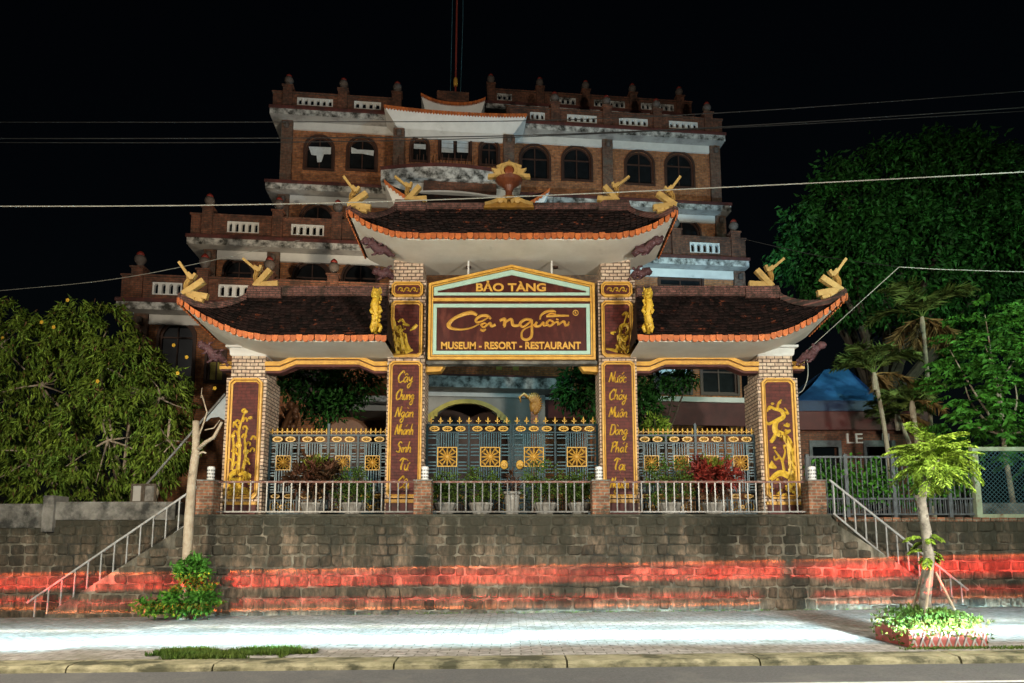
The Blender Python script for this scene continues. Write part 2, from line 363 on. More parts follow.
M['bark']    = mk('pale bark', (0.42,0.36,0.27), (0.30,0.24,0.17), scale=6, rough=0.9, bump=0.6, bscale=25, c3=(0.14,0.11,0.08), s3=5, t3=(0.55,0.75))
M['barkD']   = mk('dark bark', (0.09,0.07,0.05), (0.05,0.04,0.03), scale=8, rough=0.95, bump=0.6)
M['barkM']   = mk('mottled grey bark', (0.33,0.31,0.26), (0.14,0.13,0.11), scale=7, rough=0.9, bump=0.5, c3=(0.08,0.07,0.06), s3=9, t3=(0.55,0.65))
def leafm(n, a, b, isl=0.45): return mk(n, a, b, scale=1.4, rough=0.6, island=isl, spec=0.15)
M['leafL']   = leafm('olive drooping leaf', (0.15,0.215,0.026), (0.065,0.125,0.016))
M['leafBr']  = leafm('browned seed pod', (0.12,0.06,0.03), (0.08,0.045,0.02))
M['leafT']   = leafm('deep green leaf', (0.022,0.095,0.014), (0.012,0.05,0.009))
M['leafB']   = leafm('bright green leaf', (0.06,0.19,0.02), (0.035,0.12,0.015))
M['leafY']   = leafm('yellow green frond', (0.25,0.36,0.04), (0.15,0.27,0.03))
M['leafP']   = leafm('palm frond', (0.15,0.21,0.05), (0.09,0.15,0.035))
M['leafPb']  = leafm('dry palm frond', (0.30,0.19,0.07), (0.2,0.13,0.05))
M['leafH']   = leafm('hedge leaf', (0.045,0.10,0.015), (0.075,0.105,0.018))
M['leafR']   = leafm('red croton leaf', (0.26,0.035,0.022), (0.11,0.022,0.02))
M['leafC']   = leafm('green croton leaf', (0.14,0.16,0.02), (0.06,0.11,0.015))
M['leafD']   = leafm('dark croton leaf', (0.085,0.03,0.018), (0.045,0.035,0.014))
M['flower']  = mk('yellow flower', (0.75,0.50,0.04), (0.65,0.38,0.03), rough=0.6)
M['pot']     = mk('pale cement pot', (0.33,0.32,0.29), (0.20,0.19,0.17), scale=6, rough=0.85, bump=0.4, c3=(0.15,0.13,0.10), s3=4, t3=(0.55,0.75))
def streaks(m, col, zlo, zhi, lo=0.35, hi=0.75):       # damp black run-off streaks, strongest under the coping
    N = m.node_tree.nodes; L = m.node_tree.links; b = N['Principled BSDF']; src = b.inputs['Base Color'].links[0].from_socket
    tc = N.new('ShaderNodeTexCoord'); mp = N.new('ShaderNodeMapping'); mp.inputs['Scale'].default_value = (1.7, 1.7, 0.22); L.new(tc.outputs['Object'], mp.inputs[0])
    n = N.new('ShaderNodeTexNoise'); n.inputs['Scale'].default_value = 1.6; n.inputs['Detail'].default_value = 9; n.inputs['Roughness'].default_value = 0.7; L.new(mp.outputs[0], n.inputs['Vector'])
    sp = N.new('ShaderNodeSeparateXYZ'); L.new(tc.outputs['Object'], sp.inputs[0])
    r = N.new('ShaderNodeMapRange'); r.inputs[1].default_value = zlo; r.inputs[2].default_value = zhi; r.inputs[3].default_value = -0.16; r.inputs[4].default_value = 0.22; L.new(sp.outputs[2], r.inputs[0])
    ad = N.new('ShaderNodeMath'); L.new(n.outputs['Fac'], ad.inputs[0]); L.new(r.outputs[0], ad.inputs[1])
    r2 = N.new('ShaderNodeMapRange'); r2.inputs[1].default_value = lo; r2.inputs[2].default_value = hi; r2.inputs[4].default_value = 0.9; L.new(ad.outputs[0], r2.inputs[0])
    mx = N.new('ShaderNodeMix'); mx.data_type = 'RGBA'; L.new(r2.outputs[0], mx.inputs[0]); L.new(src, mx.inputs[6]); mx.inputs[7].default_value = (*col, 1); L.new(mx.outputs[2], b.inputs['Base Color'])
streaks(M['stone'], (0.028,0.027,0.017), 0.6, 2.2, 0.47, 0.68); streaks(M['mortar'], (0.03,0.03,0.02), 0.6, 2.2, 0.5, 0.72)
M['lantern'] = mk('white lantern plastic', (0.75,0.77,0.76), (0.68,0.70,0.69), rough=0.5)
M['dark']    = mk('dark slot', (0.02,0.02,0.02), rough=0.8)
M['tarp']    = mk('blue tarpaulin', (0.04,0.18,0.46), (0.025,0.11,0.32), scale=2, rough=0.5, bump=0.4, bscale=5, c3=(0.20,0.35,0.50), s3=1.3, t3=(0.58,0.72))
M['maroonsheet'] = mk('maroon awning', (0.10,0.022,0.02), (0.07,0.016,0.015), scale=3, rough=0.6)
M['greenframe'] = mk('pale green iron frame', (0.30,0.36,0.25), (0.22,0.25,0.17), scale=5, rough=0.6, c3=(0.15,0.08,0.04), s3=4, t3=(0.55,0.72))
M['cable']   = mk('black cable', (0.03,0.03,0.03), rough=0.6)
M['cableL']  = mk('pale cable', (0.34,0.34,0.30), rough=0.5)
M['copper']  = mk('bronze', (0.13,0.055,0.022), (0.07,0.03,0.013), scale=4, rough=0.5, metallic=0.2)
M['redmast'] = mk('red mast paint', (0.25,0.04,0.025), rough=0.6)
M['tin']     = mk('galvanised tin', (0.42,0.48,0.52), (0.34,0.40,0.44), rough=0.45)
M['planter'] = mk('red lattice planter', (0.30,0.075,0.06), (0.22,0.05,0.04), scale=6, rough=0.8)
M['planterW']= mk('white lattice bars', (0.32,0.29,0.27), (0.2,0.17,0.16), scale=8, rough=0.8)
M['greyplaster'] = mk('grey plaster', (0.34,0.33,0.31), (0.26,0.25,0.23), scale=2, rough=0.85)
M['goldtrim']= mk('olive gold trim', (0.46,0.40,0.09), (0.36,0.30,0.06), scale=4, rough=0.5)
# ================================================================== ground, road, pavement
KY, WY = -7.75, -1.2            # kerb edge, retaining wall face
TZ = 2.32                       # terrace level
def sheet(name, x0, x1, y0, y1, base, mat, nx=2, slope=True, ny=1):
    b = MB(); b.grid(lambda u, v: (x0+(x1-x0)*u, y0+(y1-y0)*v, gz(x0+(x1-x0)*u, base) if slope else base), nx, ny)
    return struct(b.build(name, mat))
sheet('ground', -600, 600, -600, 900, -4.0, M['soil'], slope=False)
sheet('road', -70, 70, -30, KY+0.02, 0.0, M['asphalt'])
sheet('pavement', -70, 70, KY+0.46, WY+0.1, 0.09, M['paving'])
b = MB()
seg = 2.4; x = -60.0
while x < 60:                                            # kerb stones with open joints and chipped edges
    e = x+seg-0.025; n = 14; v = []
    for i in range(n+1):
        xx = x+(e-x)*i/n; r = lambda q: random.uniform(-q, q); ch = abs(random.gauss(0,.006)) + (random.uniform(.01,.03) if random.random() < .07 else 0)
        v += [(xx,KY,gz(xx,-.1)),(xx,KY+.012+ch*.5,gz(xx,.055-ch)),(xx,KY+.055+ch+r(.006),gz(xx,.088+r(.004)-ch*.4)),(xx,KY+.30,gz(xx,.096+r(.003))),(xx,KY+.455+r(.012),gz(xx,.097+r(.003))),(xx,KY+.457,gz(xx,-.1))]
    b.add(v, [(6*i+k,6*i+6+k,6*i+7+k,6*i+1+k) for i in range(n) for k in range(5)]+[(0,1,2,3,4,5),tuple(6*n+k for k in (5,4,3,2,1,0))])
    x += seg; seg = random.uniform(1.9,2.9)
tag(b.build('kerb', M['kerb'], bevel=0.0), 'long mossy concrete kerb along the edge of the pavement', 'kerb')
b = MB()
b.grid(lambda u, v: (2.2+9.0*u, -8.98+0.1*v, gz(2.2+9*u, 0.006)), 2, 1)
struct(b.build('road_marking', M['paint']))
sheet('terrace', -90, 90, 0.35, 160, TZ, M['soil'], slope=False)
b = MB(); b.box(-7.6, 7.6, -0.95, 0.36, TZ-0.3, TZ+0.004); struct(b.build('terrace_edge', M['mosscap']))

# ================================================================== stone walls
def stones(x0, x1, y, zlo, ztop, rows=0.22, seed=1, cut=None):
    rd = random.Random(seed); b = MB(); z = zlo
    while z < ztop-0.05:
        h = min(rows*rd.uniform(0.8,1.25), ztop-z); 
        if ztop-(z+h) < 0.1: h = ztop-z
        x = x0 + rd.uniform(-0.2,0)
        while x < x1:
            ww = rd.uniform(0.20,0.46); a = max(x, x0); e = min(x+ww, x1)
            ok = e-a > 0.08 and (cut is None or (z+h*0.7 < min(cut(a), cut(e))))
            if ok:
                g = 0.007; j = lambda q: rd.uniform(-q, q); d = rd.uniform(0.012,0.06)
                o = [(a+g+j(.02), z+g+j(.018)), (e-g+j(.02), z+g+j(.018)), (e-g+j(.03), z+h-g+j(.025)), (a+g+j(.03), z+h-g+j(.02))]
                # eight-sided rounded stone
                c = [(p[0], p[1]) for p in o]; ring8 = []
                for i in range(4):
                    p, q, r_ = c[i-1], c[i], c[(i+1)%4]; t = rd.uniform(0.05,0.24)
                    ring8.append((q[0]+(p[0]-q[0])*t, q[1]+(p[1]-q[1])*t)); t = rd.uniform(0.05,0.24)
                    ring8.append((q[0]+(r_[0]-q[0])*t, q[1]+(r_[1]-q[1])*t))
                cx = sum(p[0] for p in ring8)/8; cz = sum(p[1] for p in ring8)/8
                v = [(p[0], y+0.02, p[1]) for p in ring8] + [(cx+(p[0]-cx)*.96, y-d*.6, cz+(p[1]-cz)*.95) for p in ring8] + [(cx+(p[0]-cx)*.75, y-d+j(.006), cz+(p[1]-cz)*.72) for p in ring8]
                f = [(k,(k+1)%8,8+(k+1)%8,8+k) for k in range(8)] + [(8+k,8+(k+1)%8,16+(k+1)%8,16+k) for k in range(8)] + [tuple(range(16,24))]
                b.add(v, f)
            x += ww
        z += h
    return b
LS = lambda x: TZ-0.12 + (x+7.35)*0.66                    # left stair slope (falls to the left)
RS = lambda x: TZ-0.12 - (x-7.35)*0.66
SW = 3.35
# main retaining wall with its two sloped stair flanks
wall = thing('retaining_wall', 'tall mossy rubble stone retaining wall below the gate terrace', 'wall', (0, WY, 0.1))
b = stones(-7.35, 7.35, WY, -0.05, TZ-0.05, seed=3)
b2 = stones(-7.35-SW, -7.35, WY, -0.15, TZ-0.1, seed=5, cut=LS); b.add(b2.v, b2.f)
b3 = stones(7.35, 7.35+SW, WY, 0.02, TZ-0.1, seed=6, cut=RS); b.add(b3.v, b3.f)
b.build('stone_facing', M['stone'], wall)
b = MB(); b.box(-7.35, 7.35, WY-0.008, -0.94, -0.2, TZ-0.05)
b.prism([(-7.35,-0.2),(-7.352-SW,-0.2),(-7.352-SW,LS(-7.35-SW)-0.02),(-7.352,LS(-7.35)-0.02)], WY-0.007, WY+0.2)
b.prism([(7.352,-0.2),(7.352+SW,-0.2),(7.352+SW,RS(7.35+SW)-0.02),(7.352,RS(7.35)-0.02)], WY-0.007, WY+0.2)
b.build('mortar_core', M['mortar'], wall)
b = MB(); b.box(-7.36, 7.36, WY-0.03, -0.93, TZ-0.05, TZ+0.008); b.build('coping', M['mosscap'], wall, bevel=0.012)
def flight(s, label):
    t = thing('stairs', label, 'stairs', (s*9, -0.7, 0.15))
    b = MB(); n = 13
    for i in range(n):
        xa = 7.35+i*SW/n; top = TZ-0.06-(i+1)*(TZ-0.14)/n*1.0
        b.box(s*xa, s*(xa+SW/n+0.002), WY+0.203, -0.13, -0.2, max(top, 0.05))
    b.build('steps', M['concrete'], t)
flight(-1, 'concrete steps climbing behind the sloping rail on the side of the large yellow-flowered shrub')
flight(1, 'concrete steps climbing behind the sloping rail beside the small street tree with fern-like fronds')
# walls behind the stairs, going on to both sides
lw = thing('side_wall', 'stained stone wall with pale concrete coping below the large shrub', 'wall', (-20, -0.1, 0.0))
zt = PZ(503, -0.1)
stones(-40, -7.36, -0.1, -0.4, zt-0.42, seed=8).build('stone_facing', M['stone'], lw)
b = MB(); b.box(-40, -7.36, -0.108, 0.30, -0.6, zt-0.3); b.build('mortar_core', M['mortar'], lw)
b = MB(); b.box(-40, PX(48,510,-0.1), -0.16, 0.32, zt-0.62, zt-0.02); b.box(PX(56,510,-0.1), -8.3, -0.15, 0.32, zt-0.42, zt+0.03)
b.build('coping', M['concrete'], lw, bevel=0.015)
b = MB(); b.box(PX(46,510,-0.1), PX(57,510,-0.1), -0.24, 0.33, zt-0.72, zt+0.18); b.build('coping_post', M['concrete'], lw, bevel=0.015)
rw = thing('side_wall', 'dark mossy stone wall with red brick edge below the dark railing', 'wall', (20, -0.1, 0.0))
stones(7.36, 40, -0.1, -0.1, TZ-0.12, seed=9).build('stone_facing', M['stone'], rw)
b = MB(); b.box(7.37, 40, -0.108, 0.35, -0.4, TZ-0.12); b.build('mortar_core', M['mortar'], rw)
b = MB(); x = 7.4
while x < 40:
    b.box(x, x+0.2, -0.13, 0.2, TZ-0.12, TZ-0.02+random.uniform(-.01,.01)); x += 0.22
b.build('brick_edge', M['postbrick'], rw, bevel=0.008)

# ================================================================== brick posts, lanterns and terrace railing
RY = WY+0.25
posts = [208.5, 423.5, 600, 814]
zr_top = PZ(481, RY)
def lantern_mesh():
    b = MB(); b.lathe([(0.085,0),(0.085,0.30),(0.075,0.32),(0.03,0.335)], n=14); return b
lan0 = None; pst0 = None
plab = ['brick post left of the tree mural pillar', 'brick post just right of the pillar beginning with Cây', 'brick post just left of the pillar beginning with Nước', 'brick post right of the twisted tree mural pillar, where the rail turns down']
PXS = []
for i, px in enumerate(posts):
    xc = PX(px, 497, RY); PXS.append(xc)
    t = thing('brick_post', 'weathered '+plab[i], 'post', (xc, RY, TZ), group='brick posts on the retaining wall')
    b = MB(); b.box(xc-0.205, xc+0.205, RY-0.2, RY+0.2, TZ-0.05, zr_top-0.02); b.build('shaft', M['postbrick'], t, bevel=0.012)
    b = MB(); b.box(xc-0.225, xc+0.225, RY-0.22, RY+0.22, zr_top-0.022, zr_top+0.015); b.build('cap', M['concrete'], t, bevel=0.01)
    xl = PX([211,425,599,812][i], 473, RY)
    l = thing('lantern', 'small white slotted lantern on the '+['brick post by the tree mural pillar','brick post right of the Cây pillar','brick post left of the Nước pillar','brick post where the rail turns down'][i], 'lantern', (xl, RY, zr_top+0.015), group='lanterns on the brick posts')
    lantern_mesh().build('shade', M['lantern'], l, world=False, smooth=False)
    b = MB()
    for k in range(14):
        a = 2*math.pi*k/14+0.2
        for zz in (0.07, 0.15, 0.23):
            b.blob((0.0855*math.cos(a), 0.0855*math.sin(a), zz), (0.010,0.010,0.026), 5, 4)
    b.build('slot', M['dark'], l, world=False)
def railing(x0, x1, label):
    t = thing('railing', label, 'railing', ((x0+x1)/2, RY, TZ), group='railings along the terrace edge')
    b = MB(); b.box(x0, x1, RY-0.022, RY+0.022, zr_top-0.045, zr_top); b.build('top_rail', M['rust'], t)
    b = MB(); b.box(x0, x1, RY-0.018, RY+0.018, TZ+0.06, TZ+0.095); b.build('bottom_rail', M['steel'], t)
    n = max(2, round((x1-x0)/0.193)); src = None
    for i in range(1, n):
        xx = x0+(x1-x0)*i/n
        if src is None:
            b = MB(); b.box(xx-0.014, xx+0.014, RY-0.014, RY+0.014, TZ+0.0952, zr_top-0.0452); src = b.build('baluster', M['steel'], t); sx = xx
        else: dpart(src, t, (xx-sx, 0, 0))
railing(PXS[0]+0.21, PXS[1]-0.21, 'steel bar railing in front of the fence with the dark croton')
railing(PXS[1]+0.21, PXS[2]-0.21, 'steel bar railing in front of the central double gate')
railing(PXS[2]+0.21, PXS[3]-0.21, 'steel bar railing in front of the fence with the red croton')
def stair_rail(s, xt, zt_, xb, zb, label):
    t = thing('stair_rail', label, 'railing', (xt, WY+0.1, zt_-0.9)); y = WY+0.1
    b = MB(); b.bar((xt,y,zt_), (xb,y,zb), 0.04, 0.045); b.build('handrail', M['rail'], t)
    b = MB(); b.bar((xt+s*0.05,y,zt_-0.78), (xb-s*0.35,y,zb-0.55), 0.036, 0.04); b.build('lower_rail', M['rail'], t)
    n = 13
    for i in range(n):
        f = (i+0.35)/n; xx = xt+(xb-xt)*f; zz = zt_+(zb-zt_)*f
        zlow = zz-0.74 if i < n-2 else max(zz-0.74, gz(xx,0.1))
        b = MB(); b.box(xx-0.013, xx+0.013, y-0.013, y+0.013, zlow, zz-0.02); b.build('baluster', M['rail'], t)
p0 = P(188,487,WY+.1); p1 = P(27,603,WY+.1)
stair_rail(-1, -7.35, p0.z, p1.x, p1.z, 'sloping steel handrail of the left steps behind the bare cut trunk')
p0 = P(824,480,WY+.1); p1 = P(968,590,WY+.1)
stair_rail(1, 7.42, p0.z, p1.x, p1.z, 'sloping steel handrail of the right steps passing behind the street tree')
# ================================================================== the temple-style gate
gate = thing('temple_gate', 'three-bay temple-style entrance gate with upswept tiled roofs and gold-framed brick pillars', 'gate', (0, 0.4, TZ))
def octa(x0, x1, z0, z1, c):
    return [(x0+c,z0),(x1-c,z0),(x1,z0+c),(x1,z1-c),(x1-c,z1),(x0+c,z1),(x0,z1-c),(x0,z0+c)]
def panel(pil, x0, x1, z0, z1, yf=0.0, fw=0.085, ch=0.09):
    b = MB(); b.prism(octa(x0+fw*.3, x1-fw*.3, z0+fw*.3, z1-fw*.3, ch*.8), yf-0.022, yf+0.02); b.build('panel', M['maroon'], pil)
    b = MB()
    b.ring(octa(x0,x1,z0,z1,ch), octa(x0+fw*.45,x1-fw*.45,z0+fw*.45,z1-fw*.45,ch*.82), yf-0.075, yf+0.01, slope=0.0)
    b.ring(octa(x0+fw*.62,x1-fw*.62,z0+fw*.62,z1-fw*.62,ch*.74), octa(x0+fw,x1-fw,z0+fw,z1-fw,ch*.55), yf-0.055, yf+0.01, slope=0.022)
    b.build('panel_frame', M['gold'], pil)
def zp(py, Y=0.0): return PZ(py, Y)
def xp(px, py, Y=0.0): return PX(px, py, Y)
def capital(pil, xc, w, d, z0, z1, y0):
    b = MB(); h = w/2
    rows = [(h, z0), (h+0.03, z0+0.03), (h+0.05, z1-0.06), (h+0.12, z1-0.055), (h+0.12, z1)]
    for (wa, za), (wb, zb) in zip(rows[:-1], rows[1:]):
        ea, eb = wa-h, wb-h
        v = [(xc-wa,y0-ea,za),(xc+wa,y0-ea,za),(xc+wa,y0+d+ea,za),(xc-wa,y0+d+ea,za),(xc-wb,y0-eb,zb),(xc+wb,y0-eb,zb),(xc+wb,y0+d+eb,zb),(xc-wb,y0+d+eb,zb)]
        b.add(v, [(0,1,5,4),(1,2,6,5),(2,3,7,6),(3,0,4,7),(0,3,2,1),(4,5,6,7)])
    b.build('capital', M['white'], pil)

# ---- handwriting
LET = {
'a':(.95,[[(.75,.8),(.4,1),(.05,.5),(.3,0),(.65,.4),(.75,.9)],[(.75,.95),(.72,.2),(.98,.05)]]),
'c':(.72,[[(.65,.8),(.35,1),(.05,.5),(.3,0),(.75,.2)]]),
'g':(.95,[[(.7,.85),(.4,1),(.05,.55),(.35,.1),(.7,.6),(.72,.9)],[(.72,.95),(.65,-.6),(.3,-1),(.05,-.6),(.5,-.1),(.95,.3)]]),
'h':(.9,[[(.15,2.1),(.05,1),(.03,0)],[(.05,.5),(.4,1),(.6,.7),(.6,.1),(.88,.05)]]),
'i':(.4,[[(.1,1),(.12,.1),(.38,.05)]]),
'n':(.9,[[(.05,1),(.08,0)],[(.08,.6),(.45,1),(.62,.7),(.62,.1),(.88,.05)]]),
'o':(.85,[[(.4,1),(.05,.55),(.35,0),(.7,.5),(.4,1),(.8,.95)]]),
'u':(.92,[[(.05,1),(.08,.3),(.3,0),(.6,.4),(.65,1)],[(.65,1),(.65,.15),(.9,.05)]]),
'y':(.9,[[(.05,1),(.15,.4),(.4,.3),(.65,1)],[(.65,1),(.55,-.5),(.2,-1),(.05,-.5),(.9,.2)]]),
't':(.65,[[(.3,1.8),(.25,.2),(.62,.05)],[(.0,1.1),(.6,1.15)]]),
'C':(1.15,[[(1.05,1.6),(.8,2.05),(.1,1.1),(.4,0),(1.15,.3)]]),
'N':(1.15,[[(.0,0),(.2,1.95)],[(.2,1.95),(.8,.1)],[(.8,.1),(1,2.1)]]),
'S':(1.0,[[(.95,1.7),(.55,2.05),(.2,1.5),(.7,.8),(.5,.05),(-.05,.3)]]),
'T':(1.1,[[(0,1.6),(.45,2.05),(1.2,1.85)],[(.65,1.9),(.45,.6),(.6,.05)]]),
'M':(1.25,[[(0,0),(.2,1.95)],[(.2,1.95),(.55,.5)],[(.55,.5),(1,2.05)],[(1,2.05),(1.1,.05)]]),
'D':(1.15,[[(.2,1.95),(.1,0)],[(0,1.9),(.8,1.85),(1.05,1),(.7,.1),(0,0)]]),
'P':(1.0,[[(.25,1.9),(.1,0)],[(0,1.7),(.7,2.05),(.95,1.45),(.2,.9)]]),
}
MK = {'\u0302':[[(.1,1.25),(.4,1.6),(.7,1.25)]], '\u0300':[[(.15,1.95),(.5,1.6)]], '\u0301':[[(.45,1.6),(.8,2.0)]], '\u0309':[[(.35,1.45),(.55,1.6),(.5,1.85),(.3,1.85)]], '\u031b':[[(.7,1),(.95,1.35)]], '\u0323':[[(.38,-.4),(.42,-.42)]]}
def write(b, word, xc, zbase, s, y, wd=0.17, xs=0.85, slant=0.18):
    strokes = []; x = 0; lastx = 0
    for ch in unicodedata.normalize('NFD', word):
        if ch in MK:
            for q in MK[ch]: strokes.append(([(lastx+p[0], p[1]) for p in q], .9 if ch != '\u0323' else 1.6))
        else:
            adv, st = LET[ch]; lastx = x
            for q in st: strokes.append(([(x+p[0], p[1]) for p in q], 1.25 if ch.isupper() else 1.0))
            x += adv
    for q, k in strokes:
        pts = [(xc+((p[0]-x/2)*xs+slant*p[1])*s, zbase+p[1]*s) for p in q]
        n = len(pts); ws = [wd*s*k*(0.75+0.5*math.sin(math.pi*(i+0.6)/n)) for i in range(n)]
        b.stroke(pts, ws, y-0.022, y, per=5)

# ---- pillars
IX, IW, ID = 2.70, 0.96, 0.80
OX, OW, OD = 6.75, 1.02, 1.00
z_base = TZ
words = {-1: ['Cây','Chung','Ngàn','Nhánh','Sinh','Từ','Cội'], 1: ['Nước','Chảy','Muôn','Dòng','Phát','Tại','Nguồn']}
def S(b, q, w, y=-0.022, d=0.035, per=6):             # relief stroke from photo points on the gate's front plane
    pts = [(P(p[0],p[1],0).x, P(p[0],p[1],0).z) for p in q]
    k = 17.0/676
    ws = [x_*k for x_ in (w if isinstance(w,(list,tuple)) else [w]*len(q))]
    b.stroke(pts, ws, y-d, y, per=per)
def leafblob(b, px, py, r, y=-0.03):
    p = P(px,py,0); k = 17/676*r
    b.blob((p.x,y,p.z), (k,0.03,k*.8), 7, 5, 0.25)
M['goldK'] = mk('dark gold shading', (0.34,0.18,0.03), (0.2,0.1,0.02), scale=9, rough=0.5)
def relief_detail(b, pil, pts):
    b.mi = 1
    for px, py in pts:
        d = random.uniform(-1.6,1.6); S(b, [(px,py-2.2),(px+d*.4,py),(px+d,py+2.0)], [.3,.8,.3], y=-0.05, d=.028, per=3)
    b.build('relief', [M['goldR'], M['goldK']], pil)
for s in (-1, 1):
    xc = s*IX
    pil = MB(); zs = zp(280.5); pil.box(xc-IW/2, xc+IW/2, 0, ID, z_base+0.02, zs); pil.box(xc-0.385, xc+0.385, 0.06, ID-0.06, zs, zp(257))
    pil = pil.build('pillar', M['gatebrick'], gate)
    pil['label'] = 'inner pillar with gold calligraphy '+('beginning Cây' if s<0 else 'beginning Nước')
    capital(pil, xc, 0.78, ID-0.1, zp(258.5), zp(249), 0.05)
    hw = 0.405
    panel(pil, xc-hw, xc+hw, zp(297.5), zp(282.5), fw=0.08)
    panel(pil, xc-hw, xc+hw, zp(357.5), zp(301.5))
    panel(pil, xc-hw-0.02, xc+hw+0.02, zp(498), zp(361.5))
    b = MB(); b.box(xc-hw-0.05, xc+hw+0.05, -0.07, 0.0, zp(503), zp(499.6)); b.build('base_moulding', M['gold'], pil, bevel=0.01)
    b = MB(); b.box(xc-hw-0.03, xc+hw+0.03, -0.05, 0.0, z_base+0.02, zp(503)-0.002); b.build('plinth', M['redcap'], pil)
    n = 7; zt_, zb_ = zp(377.5), zp(483)
    for i, wd in enumerate(words[s]):
        zc = zt_+(zb_-zt_)*i/(n-1)
        b = MB(); write(b, wd, xc-0.02, zc-0.13, 0.145 if len(wd) < 4 else 0.132, -0.022, wd=0.185, xs=0.74 if len(wd) > 4 else 0.9); b.build('calligraphy', M['goldR'], pil)
    # small top cartouche scroll
    b = MB(); zc = zp(290)
    for q in (-1,0,1):
        cx = xc+q*0.17
        b.stroke([(cx-.08,zc-.03),(cx-.04,zc+.05),(cx+.03,zc+.04),(cx+.02,zc-.03),(cx-.02,zc-.01)], [.02,.035,.035,.03,.02], -0.05, -0.02)
        b.stroke([(cx+.02,zc+.02),(cx+.07,zc-.05),(cx+.1,zc+.03)], [.02,.03,.02], -0.05, -0.02)
    b.build('cartouche_scroll', M['goldR'], pil)
    b = MB()
    if s < 0:   # mountain crags
        for q, w_ in (([(393,318),(394,330),(396,352)],[3,7,9]), ([(399,326),(401,338),(402,352)],[4,6,8]), ([(405,334),(406,344),(409,351)],[3,5,6]), ([(394,352),(404,352),(413,350)],[5,6,2]),
                      ([(398,322),(402,320),(405,324)],[2,3,2]), ([(403,324),(407,325),(410,326)],[3,3,1]), ([(410,331),(414,328),(417,325)],[1,4,3]), ([(392,346),(398,342),(404,348)],[3,4,3]), ([(393,335),(396,328),(400,331)],[3,4,3])):
            S(b, q, w_)
        for k in range(26): leafblob(b, random.uniform(392,405), random.uniform(328,352), random.uniform(.8,1.7))
    else:       # twisted shrub on rocks
        for q, w_ in (([(616,351),(621,345),(627,351),(632,348)],[3,5,5,3]), ([(624,349),(620,342),(619,336),(624,341),(628,336)],[4,5,4,4,3]), ([(620,335),(621,327),(626,325),(629,330),(625,334)],[3,4,4,4,2]),
                      ([(614,334),(611,333),(616,332)],[3,2,2]), ([(624,325),(626,318),(628,313)],[2,2,3]), ([(622,316),(626,313),(629,318)],[2,3,2]), ([(606,349),(612,350),(618,352)],[2,3,3])):
            S(b, q, w_)
        for k in range(24): leafblob(b, random.uniform(615,633), random.uniform(343,353), random.uniform(.7,1.5))
        for k in range(10): leafblob(b, random.uniform(619,630), random.uniform(312,340), random.uniform(.7,1.3))
    relief_detail(b, pil, [(random.uniform(392,405) if s < 0 else random.uniform(616,632), random.uniform(326,353)) for _ in range(34)])
    # gold guardian figure clinging to the outer side of the pillar
    GO = -1.05; z0, z1 = zp(336,GO), zp(290,GO); H = z1-z0; gx = s*PX(646,312,GO)
    b = MB()
    b.tube([(gx+s*.02,-.12,z0),(gx+s*.08,-.2,z0+.2*H),(gx,-.24,z0+.45*H),(gx+s*.08,-.22,z0+.65*H),(gx+s*.02,-.26,z0+.82*H)], [.07,.14,.12,.15,.12], 10)
    b.blob((gx+s*.02,-.34,z0+.88*H), (.15,.16,.14), 10, 7, .12); b.blob((gx+s*.0,-.48,z0+.85*H), (.08,.08,.06), 8, 6)
    for q in (-1,1):
        b.blob((gx+q*.07,-.46,z0+.93*H), .035, 6, 5); b.tube([(gx+q*.08,-.32,z0+.95*H),(gx+q*.12,-.3,z0+1.06*H)], [.05,.01], 6)
        b.tube([(gx+q*.1,-.26,z0+.6*H),(gx+q*.17,-.34,z0+.5*H),(gx+q*.1,-.38,z0+.44*H)], [.06,.05,.05], 7)
        b.tube([(gx+q*.08,-.2,z0+.22*H),(gx+q*.16,-.28,z0+.14*H),(gx+q*.1,-.3,z0+.03*H)], [.07,.055,.05], 7)
    for k in range(30):
        a = random.uniform(0,6.28); zz = z0+random.uniform(.1,1)*H
        b.blob((gx+.13*math.cos(a), -.24-.1*abs(math.sin(a)), zz), random.uniform(.03,.055), 6, 5)
    b.v = [(gx+(v_[0]-gx)*.72, v_[1]+GO+.1, z0+(v_[2]-z0)*.95) for v_ in b.v]
    o = b.build('guardian_figure', M['goldR'], gate, smooth=True); o['label'] = 'gold guardian figure clinging to pillar side'
